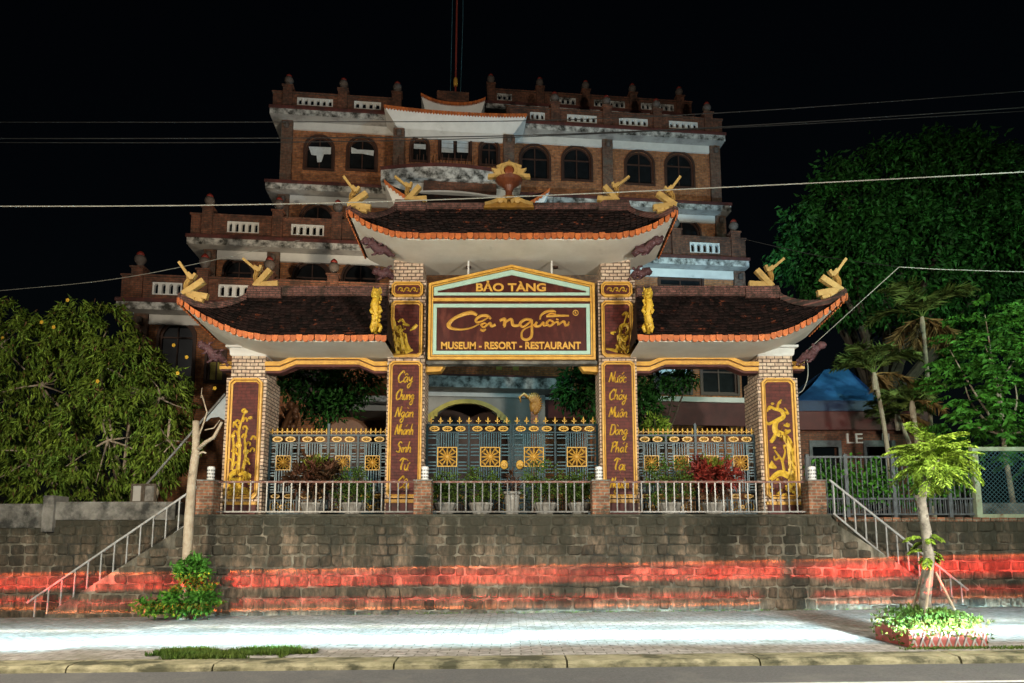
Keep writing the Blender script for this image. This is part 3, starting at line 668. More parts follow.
for s in (-1, 1):
    xc = s*OX
    zs = zp(378); pil = MB(); pil.box(xc-OW/2, xc+OW/2, 0, OD, z_base+0.02, zs); pil.box(xc-0.43, xc+0.43, 0.06, OD-0.08, zs, zp(354))
    pil = pil.build('pillar', M['gatebrick'], gate)
    pil['label'] = 'outer pillar with gold mural of '+('a fruiting tree in a bowl' if s<0 else 'a twisted tree on rocks')
    capital(pil, xc, 0.88, OD-0.12, zp(355.5), zp(345.5), 0.05)
    hw = 0.425
    panel(pil, xc-hw, xc+hw, zp(499), zp(378.5), fw=0.1, ch=0.11)
    b = MB(); b.box(xc-hw, xc+hw, -0.07, 0.0, zp(505), zp(501.5)); b.build('base_moulding', M['gold'], pil, bevel=0.01)
    b = MB(); b.box(xc-hw+.03, xc+hw-.03, -0.05, 0.0, z_base+0.02, zp(505)-0.002); b.build('plinth', M['redcap'], pil)
    b = MB()
    if s < 0:
        for q, w_ in (([(229,478),(236,472),(250,476),(240,480),(229,480)],[4,6,4,6,4]), ([(229,486),(240,484),(246,480)],[3,4,2]), ([(229,494),(240,490),(252,493)],[5,7,5]), ([(236,482),(240,488),(237,495)],[3,4,4]),
                      ([(232,470),(234,452),(233,436)],[3,3,2]), ([(238,470),(240,450),(239,432),(243,418),(246,411)],[4,3,3,2,2]), ([(243,470),(246,455),(245,440),(247,430)],[3,3,2,2])):
            S(b, q, w_)
        for cx, cy in ((233,435),(238,428),(243,422),(247,413),(236,446),(242,438),(248,430),(232,452),(246,446),(238,456),(250,452),(233,463),(244,462),(251,440),(239,466),(250,465),(235,424)):
            d = random.choice((-1,1))
            S(b, [(cx,cy),(cx+d*2,cy-3.5),(cx+d*4.5,cy-2.5),(cx+d*4,cy)], [2,2.2,2,1.2])
        for cx, cy, r in ((239.5,446,3.2),(246.5,452,3.4),(233.5,436,2.4),(246,412,2.4),(251,418,2),(235,423,1.8)): leafblob(b, cx, cy, r)
        for k in range(26): leafblob(b, random.uniform(229,252), random.uniform(470,496), random.uniform(.9,1.8))
    else:
        for q, w_ in (([(792,486),(791.5,462),(789,444),(783,436),(775,431),(776,422),(783,417),(781,411),(774,409)],[9,7.5,7,7,6,5,4.5,4,3]), ([(774,409),(769,407),(767,412)],[3,2.5,1.5]), ([(777,410),(778,404),(781,400)],[2.5,2.5,1.5]), ([(782,413),(787,412),(784,408)],[2,2,1]),
                      ([(776,420),(769,424),(766,423)],[2.5,3,2]), ([(783,425),(788,426),(786,423)],[2,3,2]), ([(776,432),(773,439),(770,442)],[3,4,3]), ([(783,434),(788,432),(784,430)],[3,3,2]),
                      ([(784,474),(782,462),(777,454),(774,450)],[3,2.5,2,1.5]), ([(782,462),(785,452),(783,447)],[2.5,2,1.5]), ([(780,457),(775,460),(774,456)],[2,2,1.5]), ([(769,464),(772,466),(776,468)],[9,6,2]), ([(770,480),(780,473),(792,478)],[4,6,7])):
            S(b, q, w_)
        for k in range(44): leafblob(b, random.uniform(770,799), random.uniform(478,495), random.uniform(.8,1.9))
        for cx, cy in ((772,404),(769,409),(779,403),(787,414),(766,423),(788,425),(771,442),(789,431),(774,448),(784,446)): leafblob(b, cx, cy, 1.7)
    relief_detail(b, pil, [((random.uniform(229,252), random.uniform(470,496)) if s < 0 else random.choice(((random.uniform(771,798),random.uniform(478,495)),(random.uniform(788,794),random.uniform(445,486)),(random.uniform(776,788),random.uniform(428,442))))) for _ in range(46)])

# ---- gold stepped beams between pillars
def band(poly, y0, y1, h, mat, name, par):              # follows a line of points with height h, in two steps
    b = MB()
    top = [(p[0], p[1]) for p in poly]; mid = [(p[0], p[1]-h*.45) for p in poly]; low = [(p[0], p[1]-h) for p in poly]
    mid2 = [(p[0], p[1]-h*.58) for p in poly]; und = [(p[0], p[1]-h*1.22) for p in poly]
    b.ring(top, mid, y0-0.05, y1, closed=False); b.ring(mid2, low, y0-0.02, y1-0.01, closed=False)
    o = b.build(name, mat, par); b = MB(); b.ring([(p[0],p[1]-.01) for p in top], und, y0+.025, y1-.03, closed=False); b.build('beam_core', M['redcap'], o); return o
for s in (-1, 1):
    xa, xb = s*(OX-OW/2+0.09), s*(IX+IW/2)
    z0, z1 = zp(361.5,.1), zp(356.5,.1)
    def lx(f): return xa+(xb-xa)*f
    pts = [(lx(0),zp(362,.1)),(lx(.12),zp(362,.1)),(lx(.25),zp(355.5,.1)),(lx(.76),zp(355.5,.1)),(lx(.89),zp(362,.1)),(lx(1),zp(362,.1))]
    band(pts, 0.1, 0.42, zp(362)-zp(371), M['gold'], 'stepped_beam', gate)
    pts = [(s*(OX+.43),zp(362,.1)),(s*(OX+.75),zp(362,.1))]
    band(pts, 0.1, 0.42, zp(362)-zp(369), M['gold'], 'beam_stub', gate)
    b = MB(); xi = s*(IX-IW/2); b.prism([(xi,zp(363.5)),(xi-s*.50,zp(363.5)),(xi-s*.38,zp(370)),(xi,zp(371))], 0.12, 0.4); b.build('sign_bracket', M['gold'], gate, bevel=0.012)

# ---- roofs
def make_roof(label, xl, xr, ye, yb, yr, ze, zr, ll, lr, nl, nr, il, ir, pw=2.2):
    def lift(x):
        a = max(0, 1-(x-xl)/nl)**pw*ll if ll else 0
        return a + (max(0, 1-(xr-x)/nr)**pw*lr if lr else 0)
    def surf(u, s, back=False):
        xe = xl+(xr-xl)*u; xg = xl+il+(xr-ir-xl-il)*u; x = xe+(xg-xe)*s
        y = (yb if back else ye); y = y+(yr-y)*s
        k = 0.75 if back else 1.0
        return Vector((x, y, ze + lift(xe)*k*(1-s)**1.5 + (zr-ze)*s**1.3))
    b = MB(); slope = math.hypot(yr-ye, zr-ze); nrow = int(slope/0.125); ncol = int((xr-xl)/0.165)
    for side in (False, True):
        for r in range(nrow+1):
            for c in range(ncol):
                u0 = (c+(0.5 if r % 2 else 0))/ncol; u1 = u0+1/ncol*0.97
                if u1 > 1.001: continue
                s0 = r/(nrow+1); s1 = min(1, (r+1.35)/(nrow+1)); um = (u0+u1)/2
                nrm = Vector((0, -1 if not side else 1, 1)).normalized(); up = nrm*(0.045+random.uniform(-.012,.012))
                a = surf(u0, s0+.25/(nrow+1), side)+up*.9; a2 = surf(u1, s0+.25/(nrow+1), side)+up*.9; m_ = surf(um, s0, side)+up*1.25; d0 = surf(u0, s1, side); d1 = surf(u1, s1, side)
                q0 = surf(u0+.2/ncol, s0+.06/(nrow+1), side)+up*1.1; q1 = surf(u1-.2/ncol, s0+.06/(nrow+1), side)+up*1.1
                th = nrm*0.03
                vs = [a, q0, m_, q1, a2, d1, d0, a-th, q0-th, m_-th, q1-th, a2-th]
                f = [(0,1,2,3,4,5,6),(0,7,8,1),(1,8,9,2),(2,9,10,3),(3,10,11,4)]
                if side: f = [q[::-1] for q in f]
                b.add(vs, f)
        b.grid(lambda u, v: surf(u, v, side)-Vector((0,0,.012)), 40, 8, flip=side)
    for end in (0.0, 1.0):
        b.grid(lambda u, v: surf(end, v).lerp(surf(end, v, True), u)-Vector((0,0,.004)), 4, 8)
    rf = b.build('roof', M['tile'], gate); rf['label'] = label
    # eave tile ends
    b = MB(); 
    def scallop(p, ax, out, wd):
        ax = Vector(ax); out = Vector(out); n = 7; vs = []
        for k, off in ((0,0.03),(1,-0.005)):
            vs.append(p-ax*wd/2+Vector((0,0,.075))+out*off)
            for i in range(n+1):
                t = math.pi*i/n; vs.append(p-ax*math.cos(t)*wd/2+Vector((0,0,-0.01-math.sin(t)*0.072))+out*off)
            vs.append(p+ax*wd/2+Vector((0,0,.075))+out*off)
        m_ = n+3
        b.add(vs, [tuple(range(m_)), tuple(range(2*m_-1,m_-1,-1))]+[(i,i+m_,(i+1)%m_+m_,(i+1)%m_) for i in range(m_)])
    nsc = int((xr-xl)/0.142)
    for i in range(nsc):
        u = (i+.5)/nsc; p = surf(u,0); t = (surf(min(1,u+.01),0)-surf(max(0,u-.01),0)).normalized()
        scallop(p+Vector((random.uniform(-.008,.008),-.02+random.uniform(-.012,.012),random.uniform(-.014,.01))), t, (0,-1,0), 0.136)
    for end, on, sg in ((0.0, ll, -1), (1.0, lr, 1)):
        if not on: continue
        a, c = surf(end,0), surf(end,0,True); n = int((c-a).length/0.142)
        for i in range(n):
            scallop(a.lerp(c,(i+.5)/n)+Vector((sg*.02,0,0)), (c-a).normalized(), (sg,0,0), 0.136)
    b.build('eave_tiles', M['orange'], rf)
    # soffit with a fascia
    b = MB()
    def sof(u, v):
        p = surf(u,0).lerp(surf(u,0,True), v); ins = 0.05*(1-2*u)
        return p+Vector((ins, 0.03*(1-2*v), -0.075 - 0.12*math.sin(math.pi*v)*(lift(xl+(xr-xl)*u) > 0.02)*0 ))
    b.grid(sof, 60, 6, flip=True)
    b.grid(lambda u, v: sof(u, 0)+Vector((0,0,.075*v)), 60, 1); b.grid(lambda u, v: sof(u, 1)+Vector((0,0,.075*v)), 60, 1, flip=True)
    b.build('soffit', M['cream'], rf, smooth=True)
    return rf, surf, lift
def ridge_band(rf, pts, w, h, name='ridge', mat=None):
    b = MB(); k = len(pts); v = []
    for i, p in enumerate(pts):
        t = (Vector(pts[min(i+1,k-1)])-Vector(pts[max(i-1,0)])); t.z *= 1; n = Vector((-t.y, t.x, 0)); n = n.normalized() if n.length > 1e-6 else Vector((0,1,0))
        if n.y < 0: n = -n
        p = Vector(p)
        v += [p-n*w/2, p+n*w/2, p+n*w/2+Vector((0,0,h)), p-n*w/2+Vector((0,0,h))]
    f = [(0,1,2,3)[::-1], (4*k-4,4*k-3,4*k-2,4*k-1)]
    for i in range(k-1):
        for j in range(4): f.append((4*i+j, 4*i+4+j, 4*i+4+(j+1)%4, 4*i+(j+1)%4))
    b.add(v, f); return b.build(name, mat or M['ridge'], rf, bevel=0.015)
def bird(rf, p, s, rot, k=1.0):
    # cut-out phoenix finial facing outward: long beak, curved neck, crossed wing and body bars
    b = MB(); c, sn = math.cos(rot), math.sin(rot)
    def q(x, z): x, z = x*k, z*k; return (p[0]+s*(x*c-z*sn), p[2]+(x*sn+z*c))
    Y = p[1]
    def st(pts, w, d): b.stroke([q(*a) for a in pts], [x*k for x in w], Y-d, Y+d, per=5); b.stroke([q(*a) for a in pts][::-1], [x*k for x in w][::-1], Y+d, Y-d, per=5)
    def bar(a, e, wd, d):
        a = Vector(q(*a)); e = Vector(q(*e)); t = (e-a).normalized(); n = Vector((-t.y,t.x))*wd*k/2
        b.prism([tuple(a-n),tuple(e-n),tuple(e+n),tuple(a+n)], Y-d, Y+d)
    bar((.60,.84),(.22,.52),.065,.045); st([(.24,.56),(.20,.45),(.23,.33),(.19,.2),(.08,.02)], [.12,.11,.11,.13,.14], .056)
    bar((.29,.60),(.13,.50),.11,.062); bar((.09,.64),(.14,.48),.07,.058)
    bar((-.16,.52),(.24,.04),.15,.065); bar((-.38,.13),(.26,.08),.15,.055); bar((-.30,.0),(.22,.0),.08,.05)
    bar((-.1,.0),(.2,.01),.06,.08)
    return b.build('phoenix_finial', M['goldP'], rf)
def gecko(rf, pts, y, name='soffit_dragon'):
    b = MB(); n = len(pts)
    b.tube(pts, [0.05+0.07*math.sin(math.pi*(i+.5)/n) for i in range(n)], 8)
    for i in range(1, n-1):
        p = Vector(pts[i]); 
        for sg in (-1,1): b.tube([p, p+Vector((sg*.05,-.06,sg*.13)), p+Vector((sg*.14,-.05,sg*.15))], [.05,.035,.02], 6)
    b.blob(pts[-1], (.12,.1,.1), 8, 6, .15)
    for k in range(10): 
        p = Vector(random.choice(pts)); b.blob(p+Vector((random.uniform(-.1,.1),-.06,random.uniform(-.08,.08))), .045, 6, 5)
    return b.build(name, M['plum'], rf, smooth=True)
def downlight(rf, x, y, z):
    b = MB(); b.lathe([(0.07,0.0),(0.07,-0.05),(0.05,-0.055)], (x,y,z), 12); b.build('soffit_light', M['wood'], rf)

YE, YB, YRr = -1.35, 0.85, -0.15
# main roof
tipx = (PX(675,214,YE)-PX(347,215,YE))/2; zeav = PZ(236.5,YE); tipz = PZ(213,YE)
zrid = PZ(209,YRr); ridx = PX(626,207,YRr)
rf, sf, lf = make_roof('broad central roof of dark mossy tiles', -tipx, tipx, YE, YB, YRr, zeav, zrid, tipz-zeav, tipz-zeav, 1.7, 1.7, tipx-ridx, tipx-ridx)
main = rf
ridge_band(rf, [(-ridx,YRr,zrid-.05),(ridx,YRr,zrid-.05)], 0.26, 0.17)
for s in (-1,1):
    b = MB(); xe = s*ridx; b.prism([(xe+s*.12,zrid-.1),(xe+s*.05,zrid+.19),(xe-s*.6,zrid+.17),(xe-s*.75,zrid+.05),(xe-s*.75,zrid-.1)], YRr-.17, YRr+.17); b.build('ridge_end', M['ridge'], rf, bevel=0.02)
    u = 0.0 if s < 0 else 1.0
    hp = [sf(u,t/10)+Vector((0,0,.0)) for t in range(9,-1,-1)]
    ridge_band(rf, [tuple(p) for p in hp], 0.18, 0.16, 'hip_ridge')
    ridge_band(rf, [tuple(sf(u,t/10,True)) for t in range(9,-1,-1)], 0.18, 0.16, 'hip_ridge')
    bird(rf, (s*(ridx-.42), YRr, zrid+.17), s, 0.0, .86)
    pt = sf(u,.14); bird(rf, (pt.x-s*.02, pt.y, pt.z+.2), s, R(14), .88)
    zz = tipz
    gecko(rf, [(s*3.05,-.55,zeav-.12),(s*3.2,-.62,zeav-.0),(s*3.36,-.7,zeav-.05),(s*3.5,-.78,zeav+.1),(s*3.62,-.84,zeav+.12)], 0)
    gecko(rf, [(s*3.12,.05,zeav-.45),(s*3.24,.0,zeav-.34),(s*3.34,-.05,zeav-.42),(s*3.5,-.1,zeav-.36)], 0, 'bracket_dragon')
for x_ in (-1.15, 0.0, 1.15): downlight(rf, x_, 0.25, zeav-.07)
# central moon emblem on the ridge
def zr_(py): return PZ(py, YRr)
b = MB(); ex = PX(509,200,YRr)
def ez(py): return zr_(py)
b.lathe([(.12,ez(208)),(.10,ez(200)),(.09,ez(192)),(.11,ez(190)),(.15,ez(187)),(.30,ez(183)),(.36,ez(180.5)),(.30,ez(179.5))], (ex,YRr,0), 16)
b.build('emblem_bowl', mk('gilded oxblood', (0.17,0.05,0.02), (0.10,0.03,0.015), scale=8, rough=0.45), rf, smooth=False)
b = MB(); cz = ez(171.5)
b.ring([(ex+.21*math.cos(a*.2618), cz+.21*math.sin(a*.2618)) for a in range(24)], [(ex+.14*math.cos(a*.2618), cz+.14*math.sin(a*.2618)) for a in range(24)], YRr-.09, YRr+.09)
b.build('emblem_ring', M['goldP'], rf)
for s in (-1,1):
    b = MB(); b.prism([(ex+s*.16,ez(178)),(ex+s*.56,ez(178.5)),(ex+s*.54,ez(175)),(ex+s*.36,ez(174.5)),(ex+s*.46,ez(169)),(ex+s*.32,ez(170)),(ex+s*.20,ez(167))], YRr-.06, YRr+.06)
    b.bar((ex+s*.32,YRr,ez(167.5)),(ex+s*.02,YRr,ez(163.6)),.07,.1)
    b.build('emblem_wing', M['goldP'], rf); b = MB(); b.stroke([(ex+s*.04,ez(206)),(ex+s*.2,ez(203)),(ex+s*.42,ez(206)),(ex+s*.62,ez(208))], [.1,.09,.09,.06], YRr-.32, YRr-.22)
    b.blob((ex+s*.22,YRr-.24,ez(204.5)), (.09,.05,.09), 8, 6); b.build('emblem_scroll', M['goldP'], rf)
b = MB(); b.lathe([(.05,ez(164.5)),(.06,ez(163)),(.03,ez(161)),(.005,ez(159.5))], (ex,YRr,0), 10)
b.build('emblem_knob', M['goldP'], rf)
b = MB(); b.blob((ex,YRr,cz), (.15,.08,.15), 14, 10); b.build('emblem_disc', mk('copper disc', (.30,.09,.03), (.2,.05,.02), rough=.4), rf, smooth=True)
b = MB(); b.prism([(ex-.66,ez(211)),(ex-.6,ez(206)),(ex-.12,ez(199)),(ex+.12,ez(199)),(ex+.6,ez(206)),(ex+.66,ez(211))], YRr-.1, YRr+.14); b.v = [(q_[0], q_[1]-.1, q_[2]) for q_ in b.v]; b.build('emblem_base', M['goldK'], rf, bevel=.02)
# side roofs
zeS = PZ(338.5,YE); tzS = PZ(300.5,YE); zrS = PZ(296,YRr)
for s in (-1,1):
    tip = PX(178.5,302,YE) if s < 0 else PX(846,296,YE)
    tz = tzS if s < 0 else PZ(296,YE)
    xin = s*2.95; rin = abs(tip)-abs(PX(252,292,YRr) if s < 0 else PX(775,292,YRr))
    lab = 'lower roof of dark mossy tiles, '+('left wing' if s < 0 else 'right wing')
    if s < 0: rf, sf, lf = make_roof(lab, tip, xin, YE, YB, YRr, zeS, zrS, tz-zeS, 0, 2.3, 1, rin, .232, pw=1.9)
    else: rf, sf, lf = make_roof(lab, xin, tip, YE, YB, YRr, zeS, zrS, 0, tz-zeS, 1, 2.3, .232, rin, pw=1.9)
    u = 0.0 if s < 0 else 1.0; rx = abs(tip)-rin
    ridge_band(rf, [(s*(rx),YRr,zrS-.03),(xin+s*.233,YRr,zrS-.03)] if s < 0 else [(xin+s*.233,YRr,zrS-.03),(s*rx,YRr,zrS-.03)], 0.24, 0.26)
    b = MB(); xe = s*rx; b.prism([(xe+s*.12,zrS-.1),(xe+s*.05,zrS+.22),(xe-s*.6,zrS+.21),(xe-s*.8,zrS+.18),(xe-s*.8,zrS-.1)], YRr-.17, YRr+.17); b.build('ridge_end', M['ridge'], rf, bevel=0.02)
    ridge_band(rf, [tuple(sf(u,t/10)) for t in range(9,-1,-1)], 0.18, 0.17, 'hip_ridge')
    ridge_band(rf, [tuple(sf(u,t/10,True)) for t in range(9,-1,-1)], 0.18, 0.17, 'hip_ridge')
    bird(rf, (s*(rx-.3), YRr, zrS+.2), s, 0.0, .95)
    pt = sf(u,.16); bird(rf, (pt.x-s*.02, pt.y, pt.z+.2), s, R(14), .95)
    pb = sf(u,.3,True); bird(rf, (pb.x, pb.y, pb.z+.16), s, R(10), .6)
    bx = abs(OX)+.55
    gecko(rf, [(s*(bx-.02),-.1,zeS-.24),(s*(bx+.1),-.2,zeS-.10),(s*(bx+.2),-.3,zeS-.15),(s*(bx+.3),-.38,zeS+.04),(s*(bx+.42),-.45,zeS+.10)], 0, 'bracket_dragon')
    downlight(rf, s*4.6, 0.2, zeS-.07)

# ---- the sign
sign = thing('sign_board', 'large gabled maroon sign reading BẢO TÀNG, Cội nguồn, MUSEUM - RESORT - RESTAURANT', 'sign', (0, -0.2, PZ(361,-.2)))
SY = -0.2
def sx(px, py=330): return PX(px, py, SY)
def sz(py): return PZ(py, SY)
def rect(x0, x1, z0, z1): return [(x0,z0),(x1,z0),(x1,z1),(x0,z1)]
X0, X1 = sx(428.5), sx(595); XM = (X0+X1)/2
out = [(X0,sz(360)),(X1,sz(360)),(X1,sz(284)),(XM,sz(265.5)),(X0,sz(284))]
b = MB(); b.prism([(p[0]*.998+XM*.002, p[1]) for p in out], SY+0.02, SY+0.22); b.build('board', M['signred'], sign)
def inset(x0, x1, zb, zs, zpk): return [(x0,zb),(x1,zb),(x1,zs),(XM,zpk),(x0,zs)]
b = MB()
b.ring(out, inset(X0+.06,X1-.06,sz(360)+.07,sz(284)-.05,sz(265.5)-.065), SY-0.06, SY+0.021)
b.ring(inset(X0+.075,X1-.075,sz(360)+.09,sz(284)-.062,sz(265.5)-.08), inset(X0+.11,X1-.11,sz(360)+.125,sz(284)-.082,sz(265.5)-.105), SY-0.035, SY+0.021)
b.box(X0+.11, X1-.11, SY-0.045, SY+0.021, sz(301.5), sz(298.5))
b.build('sign_frame', M['gold'], sign)
b = MB(); o1 = rect(sx(433),sx(590),sz(354.5),sz(304)); i1 = rect(sx(436.5),sx(586.5),sz(351),sz(307.5))
b.ring(o1, i1, SY-0.015, SY+0.021)
o2 = [(sx(433.5),sz(295.5)),(sx(590),sz(295.5)),(sx(590),sz(287.5)),(XM,sz(270)),(sx(433.5),sz(287.5))]
i2 = [(sx(437),sz(292.7)),(sx(586.5),sz(292.7)),(sx(586.5),sz(291)),(XM,sz(275)),(sx(437),sz(291))]
b.ring(o2, i2, SY-0.013, SY+0.021); b.build('mint_border', M['mint'], sign)
def text(body, xc, zb, h, wtarget, y, name, mat, par, off=0.012, depth=0.012):
    c = bpy.data.curves.new(name, 'FONT'); c.body = body; c.size = 1.0; c.extrude = 0.02; c.offset = off; c.align_x = 'CENTER'
    o = bpy.data.objects.new(name, c); COL.objects.link(o); bpy.context.view_layer.update()
    me = bpy.data.meshes.new_from_object(o.evaluated_get(bpy.context.evaluated_depsgraph_get())); COL.objects.unlink(o); bpy.data.objects.remove(o)
    n = len(me.vertices); a = np.zeros(n*3); me.vertices.foreach_get('co', a); a = a.reshape(-1,3)
    caph = 0.7; kx = wtarget/(a[:,0].max()-a[:,0].min()); kz = h/caph
    off3 = Vector((0,0,0)); q = par
    while q is not None: off3 += q.location; q = q.parent
    v = np.stack([(a[:,0]-(a[:,0].max()+a[:,0].min())/2)*kx+xc-off3.x, -a[:,2]/0.02*depth+y-off3.y, a[:,1]*kz+zb-off3.z], 1)
    me.vertices.foreach_set('co', v.ravel()); me.update(); me.materials.clear(); me.materials.append(mat)
    o = bpy.data.objects.new(name, me); COL.objects.link(o); o.parent = par; return o
text('BẢO TÀNG', sx(511,288), sz(291), sz(283.5)-sz(291), sx(546,288)-sx(476,288), SY+0.005, 'lettering', M['gold'], sign, off=0.03)
text('MUSEUM - RESORT - RESTAURANT', sx(511,346), sz(348.8), sz(342)-sz(348.8), sx(581,346)-sx(441,346), SY+0.005, 'lettering', M['gold'], sign, off=0.032)
b = MB()
def zs_(p): return (PX(435+p[0]/6.206, 295+p[1]/6.206, SY), PZ(295+p[1]/6.206, SY))
kk = 16.8/676/6.206
for q, w_ in (([(262,124),(225,108),(165,122),(110,150),(84,185),(105,206),(165,212),(225,202),(275,178)],[12,20,18,16,22,14,10,9,6]),
              ([(348,148),(325,128),(285,128),(255,150),(262,168),(295,158),(335,136)],[10,16,15,14,12,9,6]),
              ([(310,172),(288,182),(300,198),(322,184),(308,172)],[9,12,10,10,8]), ([(318,190),(342,172),(350,192),(375,182)],[8,12,13,14]), ([(282,212),(298,220),(315,210)],[10,14,8]),
              ([(400,158),(432,148),(430,188),(424,194)],[14,16,16,10]), ([(430,172),(472,148),(484,184),(512,188),(535,178)],[10,14,16,14,8]),
              ([(598,152),(560,150),(528,176),(548,196),(588,166),(600,152)],[12,14,14,12,10,10]), ([(600,152),(602,205),(598,255),(570,276),(540,264),(540,228),(562,206),(600,190),(632,178)],[12,12,14,14,12,10,8,8,8]),
              ([(632,166),(622,190),(650,190),(672,168),(676,188),(700,182)],[12,13,12,11,11,8]),
              ([(652,152),(658,125),(690,102),(735,98),(752,106)],[8,11,13,12,6]), ([(690,130),(760,126),(832,127)],[12,13,9]), ([(690,130),(720,112),(752,118)],[7,8,6]),
              ([(712,152),(694,172),(712,190),(736,172),(714,152)],[10,13,12,12,9]), ([(736,176),(760,164),(768,188)],[8,11,12]), ([(768,180),(800,162),(812,186),(832,178)],[9,12,13,9]), ([(832,165),(822,192)],[8,7]),
              ([(752,146),(768,152)],[8,6])):
    b.stroke([zs_(p) for p in q], [x_*kk*1.3 for x_ in w_], SY-0.02, SY+0.019, per=8)
b.build('script_lettering', M['gold'], sign)
b = MB(); c0 = zs_((873,110)); b.ring([(c0[0]+.075*math.cos(a*.2618), c0[1]+.075*math.sin(a*.2618)) for a in range(24)], [(c0[0]+.058*math.cos(a*.2618), c0[1]+.058*math.sin(a*.2618)) for a in range(24)], SY-.003, SY+.019)
b.build('registered_ring', M['gold'], sign)
text('R', c0[0], c0[1]-.032, .064, .05, SY+0.005, 'lettering', M['gold'], sign, off=0.02)
for px in (468,552): x_ = sx(px,285); b = MB(); b.tube([(x_,SY+.1,sz(275)),(x_,SY+.1,zeav-.07)], .025, 8); b.build('hanger_rod', M['white'], sign)
b = MB(); b.box(X0-.05, X1+.05, SY+.05, SY+.3, sz(363.4), sz(360.2)); b.build('sign_sill', M['concrete'], sign)
# ================================================================== the hotel behind (turned a little away to the right)
YAW = R(5.7); HB = Vector((0, 10, TZ))
M['soffitG'] = mk('dingy soffit plaster', (0.40,0.39,0.37), (0.30,0.29,0.28), scale=1.5, rough=0.85, c3=(0.14,0.13,0.12), s3=1.5, t3=(0.5,0.8))
hotel = thing('hotel_building', 'stepped brick hotel with white cornices, arched windows and urn-topped parapets', 'building', HB, YAW)
cY, sY = math.cos(YAW), math.sin(YAW)
def tol(v): return Vector((v.x*cY+v.y*sY, -v.x*sY+v.y*cY, v.z))
LC = tol(CAM-HB)
def BL(px, py, yl):
    d = tol(ray(px, py)); t = (yl-LC.y)/d.y; return LC+d*t
def BX(px, yl, z):
    py = 300.0
    for _ in range(30):
        q = BL(px, py, yl); py -= (z-q.z)*F/(yl-LC.y)*0.9
    return BL(px, py, yl).x
def hb(b, name, mat, par=None, **k): return b.build(name, mat, par or hotel, world=False, **k)
def arch_pts(xa, xb, zb, zt, n=12):
    r = (xb-xa)/2; xc = (xa+xb)/2; rz = min(r, zt-zb-0.05); zc = zt-rz
    return [(xa,zb)]+[(xc-r*math.cos(math.pi*i/n), zc+rz*math.sin(math.pi*i/n)) for i in range(n+1)]+[(xb,zb)]
def wall_open(b, x0, x1, z0, z1, y0, y1, ops):
    ops = sorted(ops); x = x0
    for xa, xb, za, zb, ar in ops:
        if xa > x: b.box(x, xa, y0, y1, z0, z1)
        if za > z0: b.box(xa, xb, y0, y1, z0, za)
        if ar:
            pts = arch_pts(xa, xb, za, zb)[1:-1]
            b.prism([(xa,z1)]+pts+[(xb,z1)], y0, y1)
        elif zb < z1: b.box(xa, xb, y0, y1, zb, z1)
        x = xb
    if x < x1: b.box(x, x1, y0, y1, z0, z1)
def window(xa, xb, za, zb, ar, yw, curtain=None, pane=None):
    o = arch_pts(xa, xb, za, zb) if ar else [(xa,za),(xa,zb),(xb,zb),(xb,za)]
    xc, zc = (xa+xb)/2, (za+zb)/2; g = 0.07
    i_ = [((p[0]-xc)*(1-2*g/(xb-xa))+xc, (p[1]-zc)*(1-2*g/(zb-za))+zc) for p in o]
    o2 = [((p[0]-xc)*(1+2*.09/(xb-xa))+xc, (p[1]-zc)*(1+2*.09/(zb-za))+zc) for p in o]
    b = MB(); b.ring(o2, o, yw-.05, yw+.02); b.ring(o, i_, yw+.06, yw+.18)
    b.box(xc-.025, xc+.025, yw+.09, yw+.15, za+g, zb-g)
    zl = zb-(xb-xa)*.48 if ar else za+(zb-za)*.7
    b.box(xa+g, xb-g, yw+.085, yw+.155, zl-.03, zl+.03)
    fr = hb(b, 'window', M['wood'])
    b = MB(); b.prism(i_, yw+.125, yw+.14); hb(b, 'pane', pane or M['glass'], fr)
    if curtain:
        b = MB(); c = curtain
        if c == 1: poly = [(xa+.12,zl+.1),(xb-.1,zl+.12),(xb-.1,zl-.2),(xc+.2,zl-.22),(xc+.1,zl-.6),(xc-.08,zl-.62),(xc-.12,zl-.3),(xa+.25,zl-.28)]
        elif c == 2: poly = [(xa+.12,zl+.16),(xa+.4,zl+.06),(xb-.1,zl+.06),(xb-.12,zl-.2),(xc,zl-.12),(xa+.14,zl-.14)]
        else: poly = [(xa+.1,zl+.1),(xb-.1,zl+.1),(xb-.1,zl-.12),(xa+.1,zl-.12)]
        b.prism(poly, yw+.03, yw+.05); hb(b, 'curtain', M['curtain'], fr)
    return fr
def slab(pxl, py, pxr, e, depth, ov=0.5, drop=0.05, zz=None, band=0.27, cap=0.14):
    z = BL(pxl, py, e).z if zz is None else zz
    x0 = BX(pxl, e, z); x1 = BX(pxr, e, z)
    b = MB(); b.box(x0-.05, x1+.05, e-.05, e+depth, z-cap, z); hb(b, 'coping', M['redcap'], bevel=.02)
    b = MB(); b.box(x0, x1, e, e+depth-.01, z-cap-band, z-cap-.001); hb(b, 'fascia', M['mould'])
    zt = z-cap-band; zb = zt-drop
    v = [(x0,e,zt-.001),(x1,e,zt-.001),(x1,e+depth-.02,zt-.001),(x0,e+depth-.02,zt-.001),(x0+ov,e+ov,zb),(x1-ov,e+ov,zb),(x1-ov,e+depth-.02,zb),(x0+ov,e+depth-.02,zb)]
    b = MB(); b.add(v, [(0,1,5,4),(1,2,6,5),(3,0,4,7),(4,5,6,7),(0,3,2,1)]); hb(b, 'soffit', M['soffitG'])
    return x0, x1, z, zb
urn_mesh = None
